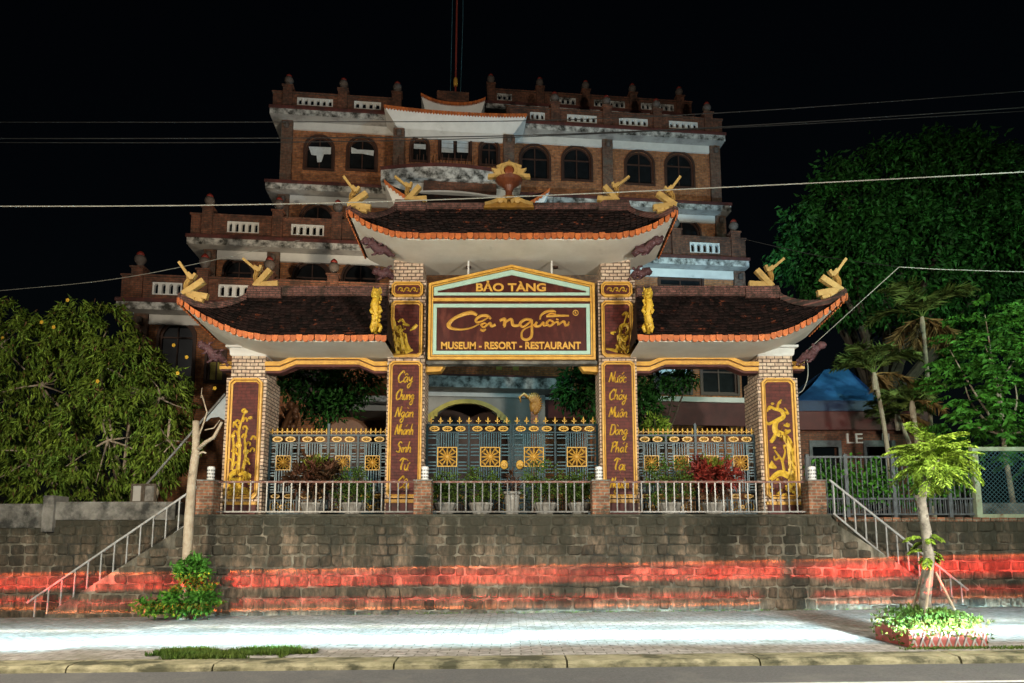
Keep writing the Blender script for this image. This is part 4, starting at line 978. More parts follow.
def finial(x, y, z, k=0.82):
    global urn_mesh
    if urn_mesh is None:
        b = MB(); b.lathe([(.12,0),(.16,.04),(.10,.1),(.13,.16),(.23,.30),(.25,.42),(.20,.54),(.13,.58)], n=14); u = hb(b, 'urn_finial', M['urn'], smooth=True)
        b = MB(); b.lathe([(.15,.56),(.17,.62),(.13,.70),(.05,.78),(.005,.80)], n=12); t = hb(b, 'red_tip', M['redtip'], u, smooth=True); urn_mesh = (u, t)
        u.location = (x,y,z); u.scale = (k,k,k)
    else:
        u = dpart(urn_mesh[0], hotel, (x,y,z)); u.scale = (k,k,k); dpart(urn_mesh[1], u, (0,0,0))
def parapet(x0, x1, e, z, h, inserts, postpx, pst=.2, ph=.28, y_in=0.12):
    # inserts: (pxl, pxr) balustrade panels, postpx: pixel x of posts
    y = e+y_in; zb, zt = z+h*.22, z+h*.78
    ops = []
    for a, c in inserts: ops.append((BX(a,y,z+h/2), BX(c,y,z+h/2), zb, zt, False))
    b = MB(); wall_open(b, x0+.08, x1-.08, z, z+h, y, y+.2, ops); b.box(x0+.04, x1-.04, y-.05, y+.25, z+h, z+h+.07)
    hb(b, 'parapet', M['brickD'])
    for xa, xb, za, zt_, _ in ops:
        b = MB(); n = max(3, round((xb-xa)/.27)); w_ = (xb-xa)/n
        wall_open(b, xa, xb, za, zt_, y+.03, y+.17, [(xa+w_*i+w_*.24, xa+w_*i+w_*.76, za+.05, zt_-.06, True) for i in range(n)])
        hb(b, 'balustrade', M['mould' if e > 3 else 'white'])
    for px in postpx:
        xx = BX(px, y, z+h); b = MB(); b.box(xx-pst, xx+pst, y-.09, y+.29, z, z+h+ph); b.box(xx-pst-.05, xx+pst+.05, y-.14, y+.34, z+h+ph, z+h+ph+.06)
        hb(b, 'parapet_post', M['brickD']); finial(xx, y+.1, z+h+ph+.06)
def storey(x0, x1, yw, z0, z1, wins, pil=(), beam=True, depth=8.0, mat=None, beam_gap=0.0, bh=.36, lampy=True):
    # wins: (pxl, pxr, pyt, pyb, arch, curtain, pane)
    ops = []; W = []
    for q in wins:
        a = BL(q[0], q[3], yw); c = BL(q[1], q[2], yw); xa, xb, za, zb = BX(q[0],yw,(a.z+c.z)/2), BX(q[1],yw,(a.z+c.z)/2), a.z, c.z
        ops.append((xa, xb, max(za,z0+.02), min(zb,z1-.1), q[4])); W.append((xa, xb, max(za,z0+.02), min(zb,z1-.1), q[4], q[5] if len(q) > 5 else None, q[6] if len(q) > 6 else None))
    b = MB(); wall_open(b, x0, x1, z0, z1, yw, yw+.3, ops)
    b.box(x0, x0+.3, yw+.3, yw+depth, z0, z1); b.box(x1-.3, x1, yw+.3, yw+depth, z0, z1); b.box(x0+.3, x1-.3, yw+2.5, yw+2.7, z0, z1)
    hb(b, 'wall', mat or M['brick'])
    for q in W: window(q[0], q[1], q[2], q[3], q[4], yw, q[5], q[6])
    edges = []
    for px in pil:
        xx = BX(px, yw-.15, (z0+z1)/2); b = MB(); b.box(xx-.24, xx+.24, yw-.15, yw+.02, z0, z1); hb(b, 'pilaster', M['pilaster']); edges.append(xx)
        if lampy:
            b = MB(); b.lathe([(.05,0),(.10,.05),(.10,.22),(.05,.27)], (xx, yw-.26, z1-.42), 8); b.box(xx-.03, xx+.03, yw-.26, yw-.15, z1-.2, z1-.16); hb(b, 'wall_lamp', M['urn'])
    if beam:
        edges = sorted(edges); sp = []
        xs = [x0+.02]+edges+[x1-.02]
        for a, c in zip(xs[:-1], xs[1:]):
            if c-a > .8:
                b = MB(); b.box(a+.26, c-.26, yw-.10, yw+.01, z1-bh, z1-beam_gap-.002); hb(b, 'white_beam', M['white'])

# --- top floors
e4 = 2.0
x0, x1, z4, zb4 = slab(270, 104.5, 725, e4, 11)
lx0, lx1 = x0, x1
parapet(x0, BX(400,e4,z4), e4, z4, .68, [(297,333),(354,381)], [288,343,397])
parapet(BX(505,e4,z4), x1, e4, z4, .68, [(530,545),(567,597),(619,648),(669,698)], [555,607,657,708])
# raised roof deck behind
zr0 = BL(620,109,e4+4).z; b = MB(); b.box(BX(487,e4+4,zr0), BX(690,e4+4,zr0), e4+4.3, e4+10, z4-.1, zr0-.4); hb(b, 'roof_deck_wall', M['brickD'])
xa, xb, zz, _ = slab(486, 0, 694, e4+4, 6, zz=zr0)
parapet(xa, xb, e4+4, zr0, .7, [(497,512),(550,576),(594,625),(641,674)], [491,540,586,633,680])
xw0, xw1 = x0+.5, x1-.5
x30, x31, z3, zb3 = slab(265.5, 179, 731, e4-.1, 11.2)
storey(xw0, xw1, e4+.5, z3, zb4, [(305.5,333,137.5,168,True,1),(348,376,139,169,True,2),(521,549,146.5,178,True),(563,591,148,179,True),(626,653,152.5,183,True),(666,693,154,186,True)], pil=(286,608,716))
x20, x21, z2, zb2 = slab(187, 233.5, 749, 0.0, 13)
parapet(x20, x21, 0.0, z2, .85, [(227,259),(291,324),(690,720)], [208,278,337,735,676])
storey(x30+.5, x31-.5, e4+.4, z2, zb3, [(301,333,205.5,240,True),(665,700,219,250,True)], pil=(282,722))
x10, x11, z1_, zb1 = slab(116.5, 297, 757, -2.2, 15)
parapet(x10, x11, -2.2, z1_, .85, [(152,182),(218,249),(283,313),(690,720)], [138,203,268,333])
storey(x20+.5, x21-.5, 0.5, z1_, zb2, [(224,252,260,300,True),(294,329,262,302,True),(343,377,263,303,True),(660,702,279,300,False)], pil=(208,272,741))
storey(x10+.5, x11-.5, -1.7, 0.0, zb1, [(158,193,322,400,True),(207,224,352,381,False,None,M['yellowpane']),(292,330,370,392,False),(655,690,362,392,False,3),(702,737,363,393,False)], pil=(134,), depth=10)
# --- central bay with flared white eaves
def flare_eave(pl, pr, pm, e, depth, zrise, ov, drop, tile=False, edge=.10, rl=None, pw=2.4):
    A, Bq = BL(*pl, e), BL(*pr, e); zc = BL(*pm, e).z; x0, x1 = A.x, Bq.x; h = (x1-x0)/2; xm = (x0+x1)/2
    tip = ((A.z+Bq.z)/2)-zc
    def zf(x): return zc + tip*abs((x-xm)/h)**pw
    b = MB(); b.grid(lambda u, v: (x0+(x1-x0)*u + ov*v*(1-2*u), e+ov*v, zf(x0+(x1-x0)*u)*(1-v)+(zc-drop)*v), 24, 4, flip=True)
    b.grid(lambda u, v: (x0+ov*v, e+ov*v+(depth-ov)*u, zf(x0)*(1-v)+(zc-drop)*v), 3, 3, flip=False)
    b.grid(lambda u, v: (x1-ov*v, e+ov*v+(depth-ov)*u, zf(x1)*(1-v)+(zc-drop)*v), 3, 3, flip=True)
    s_ = hb(b, 'eave_soffit', M['white'])
    b = MB(); n = 48
    for i in range(n):
        xa = x0+(x1-x0)*i/n; xb = x0+(x1-x0)*(i+.94)/n; xc = (xa+xb)/2
        b.prism([(xa,zf(xa)+.06),(xb,zf(xb)+.06),(xb,zf(xb)-edge*.3),(xc,zf(xc)-edge),(xa,zf(xa)-edge*.3)], e-.06, e+.02)
    hb(b, 'eave_tiles', M['orange'])
    b = MB(); r0, r1 = rl or (x0+h*.35, x1-h*.35)
    b.grid(lambda u, v: (x0+(x1-x0)*u+((r0+(r1-r0)*u)-(x0+(x1-x0)*u))*v, e+.0+(depth*.5)*v, (zf(x0+(x1-x0)*u)+.03)+(zrise)*v**1.3 - (zf(x0+(x1-x0)*u)-zc)*v), 30, 8)
    b.grid(lambda u, v: (x0+(x1-x0)*u+((r0+(r1-r0)*u)-(x0+(x1-x0)*u))*v, e+depth-(depth*.5)*v, (zf(x0+(x1-x0)*u)+.03)+(zrise)*v**1.3 - (zf(x0+(x1-x0)*u)-zc)*v), 30, 8, flip=True)
    hb(b, 'bay_roof', M['tile'])
    return x0, x1, zc
eb = 0.9
bx0, bx1, bz = flare_eave((384,105),(527,117),(455,113.5), eb, 4, .35, .65, .55)
flare_eave((421,94),(485.5,99.5),(453,104), eb+1.0, 3, .5, .25, .45)
b = MB(); zq = BL(453,104,eb+1).z; b.box(BX(424,eb+1.3,zq), BX(483,eb+1.3,zq), eb+1.3, eb+3.6, bz+.2, zq-.4); hb(b, 'lantern_wall', M['brick'])
b = MB(); zq2 = BL(437,93,eb+2.5).z; b.box(BX(437,eb+2.3,zq2), BX(469,eb+2.3,zq2), eb+2.3, eb+2.7, zq2-.5, zq2); hb(b, 'roof_ridge', M['brickD'])
zbal = BL(450,167,eb-.4).z
storey(BX(395,eb+.65,bz), BX(515,eb+.65,bz), eb+.65, zbal, bz-.5, [(411.5,428,139,160,True,3),(440,470,127.5,158,False),(480.5,498,141.5,164,True)], pil=(398.5,509), depth=1.5)
# lit glass of the bay door, its brightness put into pale painted panes
for (a, c, t_, d_) in ((441.5,453.5,129,152),(457,468.5,129,152)):
    q0 = BL(a,d_,eb+.7); q1 = BL(c,t_,eb+.7)
    b = MB(); nrow = 5
    for i in range(nrow):
        za = q0.z+(q1.z-q0.z)*(i+.04)/nrow; zb = q0.z+(q1.z-q0.z)*(i+.94)/nrow; b.box(q0.x, q1.x, eb+.72, eb+.735, za, zb)
    hb(b, 'painted_lit_pane', M['curtain'])
# bowed balcony
def bow(x0, x1, y0, sag, z0, z1, name, mat, yb=4.0):
    n = 20; pts = [(x0+(x1-x0)*i/n, y0-sag*math.sin(math.pi*i/n)) for i in range(n+1)]
    b = MB(); b.prismz(pts+[(x1,yb),(x0,yb)], z0, z1); return hb(b, name, mat)
q = BL(381,166,eb-.1); x_a, x_b = BX(381,eb-.1,q.z), BX(521,eb-.1,q.z)
bow(x_a-.03, x_b+.03, eb-.12, .55, zbal-.12, zbal+.02, 'balcony_coping', M['redcap'])
bow(x_a, x_b, eb-.08, .55, zbal-.62, zbal-.121, 'balcony_fascia', M['mould'])
bow(x_a+.3, x_b-.3, eb+.25, .5, zbal-1.05, zbal-.621, 'balcony_soffit', M['white'])
srcb = None
for i in range(22):
    xx = x_a+.2+(x_b-x_a-.4)*i/21; yy = eb-.02-.5*math.sin(math.pi*i/21); 
    if srcb is None: b = MB(); b.box(-.014,.014,-.014,.014,.021,.5); srcb = hb(b, 'balcony_bar', M['wood']); srcb.location = (xx,yy,zbal)
    else: dpart(srcb, hotel, (xx,yy,zbal))
# lower flared roof of the bay
ez_ = -0.9
rl = (BX(428,ez_+1.5,BL(430,180,ez_+1.5).z), BX(492,ez_+1.5,BL(490,181,ez_+1.5).z))
flare_eave((384,181),(550,190),(465,213), ez_, 3.2, 1.55, .8, .4, rl=rl, pw=2.6)
b = MB(); zq3 = BL(460,186,ez_+1.6).z
b.prism([(rl[0]-.2,zq3-.25),(rl[1]+.2,zq3-.25),(rl[1]+.15,zq3+.35),(rl[1]-.25,zq3+.3),(rl[1]-.35,zq3+.08),(rl[0]+.35,zq3+.08),(rl[0]+.25,zq3+.3),(rl[0]-.15,zq3+.35)], ez_+1.45, ez_+1.75); hb(b, 'roof_ridge', M['brickD'])
# --- porch seen through the gate
e0 = -5.0
px0, px1, pz, pzb = slab(392, 375, 573, e0, 3.3, zz=BL(480,374.5,e0).z, cap=.06, band=.38)
yw = e0+.65; zt0 = pzb
b = MB(); xa, xb = BX(396,yw,zt0), BX(545,yw,zt0)
wall_open(b, xa, xb, 0, zt0, yw, yw+.3, [(BX(424,yw,1.5), BX(508,yw,1.5), 0.02, BL(466,402,yw).z, True)]); hb(b, 'porch_wall', M['greyplaster'])
b = MB(); b.box(xa, BX(530,yw,zt0), yw-.12, yw, BL(470,396.5,yw-.12).z, BL(470,390.5,yw-.12).z); hb(b, 'white_beam', M['white'])
# stepped gold arch trim
b = MB(); ax0, ax1 = BX(424,yw,1.5), BX(509,yw,1.5); zt1 = BL(466,401.5,yw).z; zlo = BL(425,420,yw).z; r = (ax1-ax0)/2; xm = (ax0+ax1)/2
def archz(t): return zlo+(zt1-zlo)*(1-abs(t)**2.3)
ts = [-1+2*i/24 for i in range(25)]
o_ = [(xm+r*t, archz(t)+.06) for t in ts]; i_ = [(xm+r*t*.95, archz(t)-.08) for t in ts]
b.ring(o_, i_, yw-.10, yw+.05, closed=False)
for s in (-1,1):
    for k in range(4):
        t = 1-.075*k; b.box(xm+s*r*(t-.07), xm+s*r*(t+.03), yw-.13, yw+.04, archz(t)-.18, archz(t)+.02)
hb(b, 'arch_trim', M['goldtrim'])
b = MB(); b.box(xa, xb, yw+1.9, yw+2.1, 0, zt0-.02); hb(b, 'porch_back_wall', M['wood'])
for a, c, t_, d_ in ((BX(498,-1.9,3.4)-.06,BX(498,-1.9,3.4)+.16,361,370),(BX(515,-1.9,3.4)-.06,BX(515,-1.9,3.4)+.16,361,370)):
    b = MB(); b.box(a, c, -1.75, -1.6, BL(500,d_,-1.7).z, BL(500,t_-3,-1.7).z); hb(b, 'yellow_shutter', M['yellowpane'])
# ledge and awning seen through the right bay, beams through the left bay
def beam(pl, pr, pyt, pyb, y, d, name, mat):
    a = BL(pl,pyb,y); c = BL(pl,pyt,y); b = MB(); b.box(BX(pl,y,c.z), BX(pr,y,c.z), y, y+d, a.z, c.z); return hb(b, name, mat)
beam(642, 757, 395.5, 400.5, -3.4, 1.7, 'white_ledge', M['white'])
beam(640, 760, 401.5, 424, -3.9, .12, 'awning', M['maroonsheet'])
beam(545, 612, 397, 399.5, -4.2, .1, 'awning_edge', M['white']); beam(545, 612, 400, 418, -4.15, .1, 'awning', M['maroonsheet'])
beam(300, 388, 394, 400, -4.0, 2.2, 'fascia', M['mould']); beam(316, 388, 404, 409.5, -3.7, 2.0, 'white_beam', M['greyplaster'])
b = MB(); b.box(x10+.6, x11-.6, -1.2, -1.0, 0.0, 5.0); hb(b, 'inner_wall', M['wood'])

# --- mast on the roof
mp = HB+Vector((0,0,0)); q = BL(455.5,90,eb+2.4); mw = HB+Vector((q.x*cY-q.y*sY, q.x*sY+q.y*cY, q.z-.4))
mast = thing('antenna_mast', 'thin dark red radio mast with two stay wires on the hotel roof', 'mast', mw)
b = MB(); b.tube([mw, mw+Vector((.05,0,11))], .045, 8); b.build('pole', M['redmast'], mast)
b = MB(); b.lathe([(.08,.6),(.10,.7),(.10,.9),(.07,1.0)], mw, 10); b.build('joint', M['gold'], mast)
for s in (-1,1):
    b = MB(); b.tube([mw+Vector((s*.24,0,.3)), mw+Vector((s*.26+.06,0,4)), mw+Vector((.07+s*.22,0,11))], .018, 5); b.build('stay_wire', M['ironL'], mast)
# ================================================================== ornate iron fences and the double gate
GY = 0.36
ROS = {}
def rosette_mesh(r):
    b = MB()
    b.ring([(-r,-r),(r,-r),(r,r),(-r,r)], [(-r*.9,-r*.9),(r*.9,-r*.9),(r*.9,r*.9),(-r*.9,r*.9)], -.015, .015)
    for k in range(12):
        a = math.pi*k/6; L = r*.92 if k % 3 else r*.98
        b.stroke([(math.cos(a)*r*.14,math.sin(a)*r*.14),(math.cos(a)*L*.55,math.sin(a)*L*.55),(math.cos(a)*L,math.sin(a)*L)], [r*.10,r*.17,r*.10], -.022, .005, per=3)
    for sx_ in (-1,1):
        for sz_ in (-1,1):
            b.stroke([(sx_*r*.9,sz_*r*.45),(sx_*r*.62,sz_*r*.66),(sx_*r*.45,sz_*r*.9)], [r*.1,r*.16,r*.1], -.02, .005, per=3)
    b.blob((0,-.01,0), (r*.2,.03,r*.2), 10, 6)
    return b
def oval_mesh(rx, rz):
    b = MB(); n = 16
    b.ring([(rx*math.cos(i*.3927),rz*math.sin(i*.3927)) for i in range(n)], [(rx*.7*math.cos(i*.3927),rz*.62*math.sin(i*.3927)) for i in range(n)], -.018, .01)
    b.stroke([(-rx*.7,0),(0,rz*.2),(rx*.7,0)], [rz*.3,rz*.55,rz*.3], -.02, .005, per=3); b.stroke([(0,-rz*.6),(0,rz*.6)], [rx*.2,rx*.2], -.019, .004, per=2)
    return b
def spear_mesh(h):
    b = MB(); b.lathe([(.012,0),(.012,h*.25),(.028,h*.32),(.012,h*.4),(.030,h*.58),(.004,h)], n=8)
    b.bar((-.05,0,h*.36),(.05,0,h*.36),.018,.018); b.bar((-.05,0,h*.36),(-.055,0,h*.5),.018,.018); b.bar((.05,0,h*.36),(.055,0,h*.5),.018,.018)
    return b
def scroll_mesh(w_, h):
    b = MB()
    for s in (-1,1):
        b.stroke([(0,-h*.5),(s*w_*.2,-h*.1),(s*w_*.42,-h*.3),(s*w_*.45,h*.2),(s*w_*.25,h*.42),(s*w_*.12,h*.15),(s*w_*.28,h*.05)], [.02,.022,.022,.022,.022,.022,.014], -.015, .01, per=4)
    b.ring([(h*.2*math.cos(i*.5236),h*.2*math.sin(i*.5236)) for i in range(12)], [(h*.08*math.cos(i*.5236),h*.08*math.sin(i*.5236)) for i in range(12)], -.018, .01)
    return b
def keep(key, fn, name, mat, root, loc):
    if key in ROS: return dpart(ROS[key], root, loc)
    o = fn().build(name, mat, root, world=False); o.location = loc; ROS[key] = o; return o
def iron_panel(root, x0, x1, zt, npan, rr, nov, rz_, spear_h, nsp, tall=True):
    # local coordinates of root: x, z up from the ground, front at y=0
    H = zt; b = MB()
    b.box(x0, x1, -.025, .025, H-.05, H); b.box(x0, x1, -.025, .025, H-.24, H-.205); b.box(x0, x1, -.025, .025, .06, .11); b.box(x0, x1, -.025, .025, .62, .655); b.box(x0, x1, -.025, .025, .42, .45)
    pw = (x1-x0)/npan
    for i in range(npan+1):
        xx = x0+pw*i; xx = min(max(xx, x0+.025), x1-.025); b.box(xx-.025, xx+.025, -.028, .028, 0.02, H-.001)
    b.build('iron_frame', M['iron'], root, world=False)
    for i in range(npan):
        xa = x0+pw*i+.05; xb = xa+pw-.1; xc = (xa+xb)/2
        b = MB(); nb = max(5, int((xb-xa)/.062))
        for k in range(nb):
            xx = xa+(xb-xa)*(k+.5)/nb; inner = abs(xx-xc) < rr
            if inner: b.box(xx-.012, xx+.012, -.012, .012, rz_+rr, H-.24); b.box(xx-.012, xx+.012, -.012, .012, .655, rz_-rr)
            b.box(xx-.010, xx+.010, -.012, .012, .11, .42)
        side = (xb-xa)/2-rr
        if side > .05:
            for k in range(17):
                zz = .70+(H-.28-.70)*k/16
                if k % 5 == 4: continue
                for s in (-1,1): b.box(xc+s*(rr+.03), xc+s*((xb-xa)/2), -.012, .012, zz-.014, zz+.014)
            for s in (-1,1): b.box(xc+s*(rr+.012)-.012, xc+s*(rr+.012)+.012, -.014, .014, .655, H-.24)
        b.build('iron_bars', M['ironL'], root, world=False)
        keep(('ros',rr), lambda: rosette_mesh(rr), 'gold_rosette', M['goldG'], root, (xc, -.02, rz_))
        for k in range(nov):
            keep(('ov',nov), lambda: oval_mesh((xb-xa)/nov*.40, .07), 'gold_medallion', M['goldG'], root, (xa+(xb-xa)*(k+.5)/nov, -.02, H-.13))
            if nov < 3 or k != 1: keep(('ov2',nov), lambda: oval_mesh((xb-xa)/nov*.36, .055), 'gold_medallion', M['goldG'], root, (xa+(xb-xa)*(k+.5)/nov, -.02, .535))
        keep(('scr',npan,rr), lambda: scroll_mesh((xb-xa)*.95, .28), 'gold_scroll', M['goldG'], root, (xc, -.02, .265))
    for k in range(nsp):
        keep(('sp',spear_h), lambda: spear_mesh(spear_h), 'spear_tip', M['goldG'], root, (x0+(x1-x0)*(k+.5)/nsp, 0, H))
Hs = PZ(434.5, GY)-TZ; Hc = PZ(424, GY)-TZ
for s, lab in ((-1,'dark teal iron fence with gold rosettes, behind the dark croton bush'), (1,'dark teal iron fence with gold rosettes, behind the red croton bush')):
    xi, xo = IX+IW/2+.01, OX-OW/2-.01; xa, xb = (-xo,-xi) if s < 0 else (xi,xo)
    f = thing('iron_fence', lab, 'fence', ((xa+xb)/2, GY, TZ), group='ornate fences between the gate pillars'); h = (xb-xa)/2
    iron_panel(f, -h, h, Hs, 4, .19, 2, PZ(463,GY)-TZ, .17, 24)
    b = MB(); b.box(-.03, .03, -.035, .035, 0.02, Hs+.28); b.build('centre_post', M['iron'], f, world=False)
for s, lab in ((-1,'left leaf of the teal iron gate below the arch trim'), (1,'right leaf of the teal iron gate below the gold bird figure')):
    w2 = IX-IW/2-.012; xa, xb = (-w2,-.01) if s < 0 else (.01,w2)
    f = thing('gate_leaf', lab, 'gate', ((xa+xb)/2, GY, TZ), group='leaves of the double gate'); h = (xb-xa)/2
    iron_panel(f, -h, h, Hc, 2, .255, 3, PZ(457,GY)-TZ, .19, 9)
    b = MB(); cx = -s*(h-.19); zc = PZ(465,GY)-TZ; b.blob((cx,-.05,zc), (.10,.05,.12), 12, 8); b.blob((cx,-.1,zc-.02), (.045,.04,.045), 8, 6)
    for q in (-1,1): b.blob((cx+q*.045,-.09,zc+.04), .018, 6, 5)
    b.build('lion_knob', M['goldG'], f, world=False, smooth=True)

# ================================================================== leaves and trees
def leaf_obj(name, C, D, Ln, Wd, mat, root=None, at=None, fold=0.25, curl=0.0):
    C = np.asarray(C, float); D = np.asarray(D, float); n = len(C)
    D /= np.linalg.norm(D, axis=1)[:,None]+1e-9
    A = rng.normal(size=(n,3)); S_ = np.cross(D, A); S_ /= np.linalg.norm(S_, axis=1)[:,None]+1e-9; N_ = np.cross(S_, D)
    Ln = np.broadcast_to(Ln, (n,))[:,None]; Wd = np.broadcast_to(Wd, (n,))[:,None]
    base = C; tip = C+D*Ln-N_*Ln*curl; m1 = C+D*Ln*.42+S_*Wd/2+N_*Wd*fold; m2 = C+D*Ln*.42-S_*Wd/2+N_*Wd*fold
    off = np.zeros(3); q = root
    while q is not None: off += np.array(q.location); q = q.parent
    if root is None and at is not None: off = np.array(at)
    V = np.stack([base, m1, tip, m2], 1).reshape(-1,3)-off
    me = bpy.data.meshes.new(name); me.vertices.add(4*n); me.vertices.foreach_set('co', V.ravel())
    me.loops.add(6*n); idx = np.arange(n)[:,None]*4+np.array([0,1,2,0,2,3])[None,:]
    me.loops.foreach_set('vertex_index', idx.ravel().astype(np.int32))
    me.polygons.add(2*n); me.polygons.foreach_set('loop_start', np.arange(2*n, dtype=np.int32)*3)
    try: me.polygons.foreach_set('loop_total', np.full(2*n, 3, np.int32))
    except Exception: pass
    me.update(calc_edges=True); me.validate(); me.materials.append(mat)
    o = bpy.data.objects.new(name, me); COL.objects.link(o)
    if root is not None: o.parent = root
    elif at is not None: o.location = at
    return o
def lumps_points(lumps, ntw, shell=0.45):
    # random twig points in a set of ellipsoid lumps, thinned inside
    vol = np.array([l[1][0]*l[1][1]*l[1][2] for l in lumps])**(2/3); pr = vol/vol.sum(); out = []; odir = []
    for i in rng.choice(len(lumps), ntw, p=pr):
        c, r = np.array(lumps[i][0]), np.array(lumps[i][1]); d = rng.normal(size=3); d /= np.linalg.norm(d)
        out.append(c+d*r*rng.uniform(shell, 1.0)**.6); odir.append(d)
    return np.array(out), np.array(odir)
def clusters(T, O, per, spread, down=0.5, outw=0.6, rand=0.6):
    n = len(T); C = np.repeat(T, per, 0)+rng.normal(size=(n*per,3))*spread; D = np.repeat(O, per, 0)*outw+np.array([0,0,-down])+rng.normal(size=(n*per,3))*rand
    return C, D
def limb(b, a, c, r0, r1, bend=0.15, n=6):
    a = Vector(a); c = Vector(c); L = (c-a).length; o = Vector((random.uniform(-1,1),random.uniform(-1,1),random.uniform(-.3,.6)))*L*bend
    pts = [a.lerp(c, i/n)+o*math.sin(math.pi*i/n) for i in range(n+1)]; b.tube(pts, [r0+(r1-r0)*i/n for i in range(n+1)], 7)
def lump(px, py, Y, rp, dz=None, dy=None):
    p = P(px, py, Y); k = (Y-CAM.y)/F*1.02; r = rp*k; return ((p.x,p.y,p.z), (r, dy or r*.85, (dz or rp)*k))
# --- big yellow-flowered shrub, left
t = thing('flowering_shrub', 'large olive green shrub with drooping narrow leaves and a few yellow flowers', 'shrub', (-11, 2.3, 1.2))
LU = [lump(40,385,2.4,72), lump(95,345,2.6,48), lump(0,345,2.5,50), lump(135,392,2.2,48), lump(160,398,2.0,36), lump(160,462,1.7,24), lump(108,440,1.9,58), lump(40,455,2.0,55), lump(168,440,1.8,32), lump(-50,420,2.4,80), lump(75,325,2.4,26), lump(150,474,1.6,24), lump(120,375,2.1,45), lump(20,490,1.8,40), lump(90,485,1.7,34)]
T, O = lumps_points(LU, 2500, .66)
C, D = clusters(T, O, 11, .06, down=.95, outw=.5, rand=.40)
k = rng.random(len(C)) < .12
leaf_obj('foliage', C[~k], D[~k], rng.uniform(.16,.28,(~k).sum()), rng.uniform(.042,.065,(~k).sum()), M['leafL'], t, curl=.25)
leaf_obj('seed_pods', C[k], D[k]*np.array([.4,.4,1]), rng.uniform(.12,.2,k.sum()), .032, M['leafBr'], t)
b = MB()
for l in LU[:10]:
    limb(b, (-11+random.uniform(-.3,.3), 2.9, 1.2), l[0], .09, .015, .12)
    for k_ in range(6): 
        d = Vector(rng.normal(size=3)); d.normalize(); limb(b, l[0], Vector(l[0])+Vector((d.x*l[1][0],d.y*l[1][1],d.z*l[1][2]))*.8, .03, .008, .1, 4)
b.build('stems', M['bark'], t)
fl = None
for px, py in ((68,300),(54,327),(42,322),(3,338),(174,345),(187,357),(98,381),(178,373),(215,388)):
    p = P(px,py,1.2); b = MB()
    for k_ in range(5):
        a = k_*1.2566; b.blob((.03*math.cos(a),-.02,.03*math.sin(a)-.01), (.024,.015,.028), 6, 4)
    if fl is None: fl = b.build('yellow_flower', M['flower'], t, world=False); fl.location = p-t.location
    else: dpart(fl, t, p-t.location)
# --- great dark tree, right
t = thing('spreading_tree', 'huge dark green spreading tree towering over the hut and palms', 'tree', (14, 9.5, TZ))
LU = [lump(960,195,9,62), lump(885,195,9.5,55), lump(845,215,9,45), lump(900,265,8.5,70), lump(815,255,8.5,38), lump(985,265,8.5,70), lump(1035,225,9,58), lump(930,165,9.5,38), lump(990,180,9.5,36), lump(790,262,8.8,20), lump(845,290,8,40), lump(1070,260,9,70), lump(960,310,9.5,50), lump(860,250,8.2,45), lump(800,225,9,20), lump(830,175,9.4,18)]
T, O = lumps_points(LU, 4600, .6)
C, D = clusters(T, O, 9, .16, down=.55, outw=.6, rand=.5)
leaf_obj('crown', C, D, rng.uniform(.18,.32,len(C)), rng.uniform(.09,.14,len(C)), M['leafT'], t, curl=.2)
b = MB(); limb(b, (14,9.5,TZ-.1), (14.3,9.3,TZ+4.5), .42, .3, .04)
for l in LU: limb(b, (14.3,9.3,TZ+4.3), l[0], .2, .04, .12)
b.build('trunk', M['barkD'], t)
# --- bright tree by the chain-link gate
t = thing('leafy_tree', 'bright green leafy young tree beside the chain-link gate', 'tree', (PX(1012,470,2.2), 2.2, TZ))
LU = [lump(985,345,2.0,38), lump(1015,385,1.8,45), lump(965,385,2.0,30), lump(995,425,1.8,34), lump(1030,340,2.2,40), lump(950,350,2.2,18), lump(985,315,2.2,20), lump(1040,430,2,40), lump(960,420,2.1,20)]
T, O = lumps_points(LU, 420, .5)
O2 = O*np.array([1,1,.25]); C = []; D = []
for p_, d in zip(T, O2):
    d = d/np.linalg.norm(d)*.30+np.array([0,0,-.06]); sd_ = np.cross(d,[0,0,1]); sd_ /= np.linalg.norm(sd_)+1e-6
    for q in range(7):
        for s in (-1,1):
            C.append(p_+d*q*.27); D.append(sd_*s*.8+d*1.4+np.array([0,0,-.45])+rng.normal(size=3)*.12)
leaf_obj('crown', C, D, rng.uniform(.15,.23,len(C)), rng.uniform(.07,.095,len(C)), M['leafB'], t, curl=.15)
b = MB(); bx = t.location.x; limb(b, (bx,2.2,TZ-.1), (bx-.2,2.2,TZ+3.2), .075, .05, .04)
for l in LU: limb(b, (bx-.15,2.2,TZ+2.4), l[0], .04, .012, .12)
b.build('trunk', M['bark'], t)
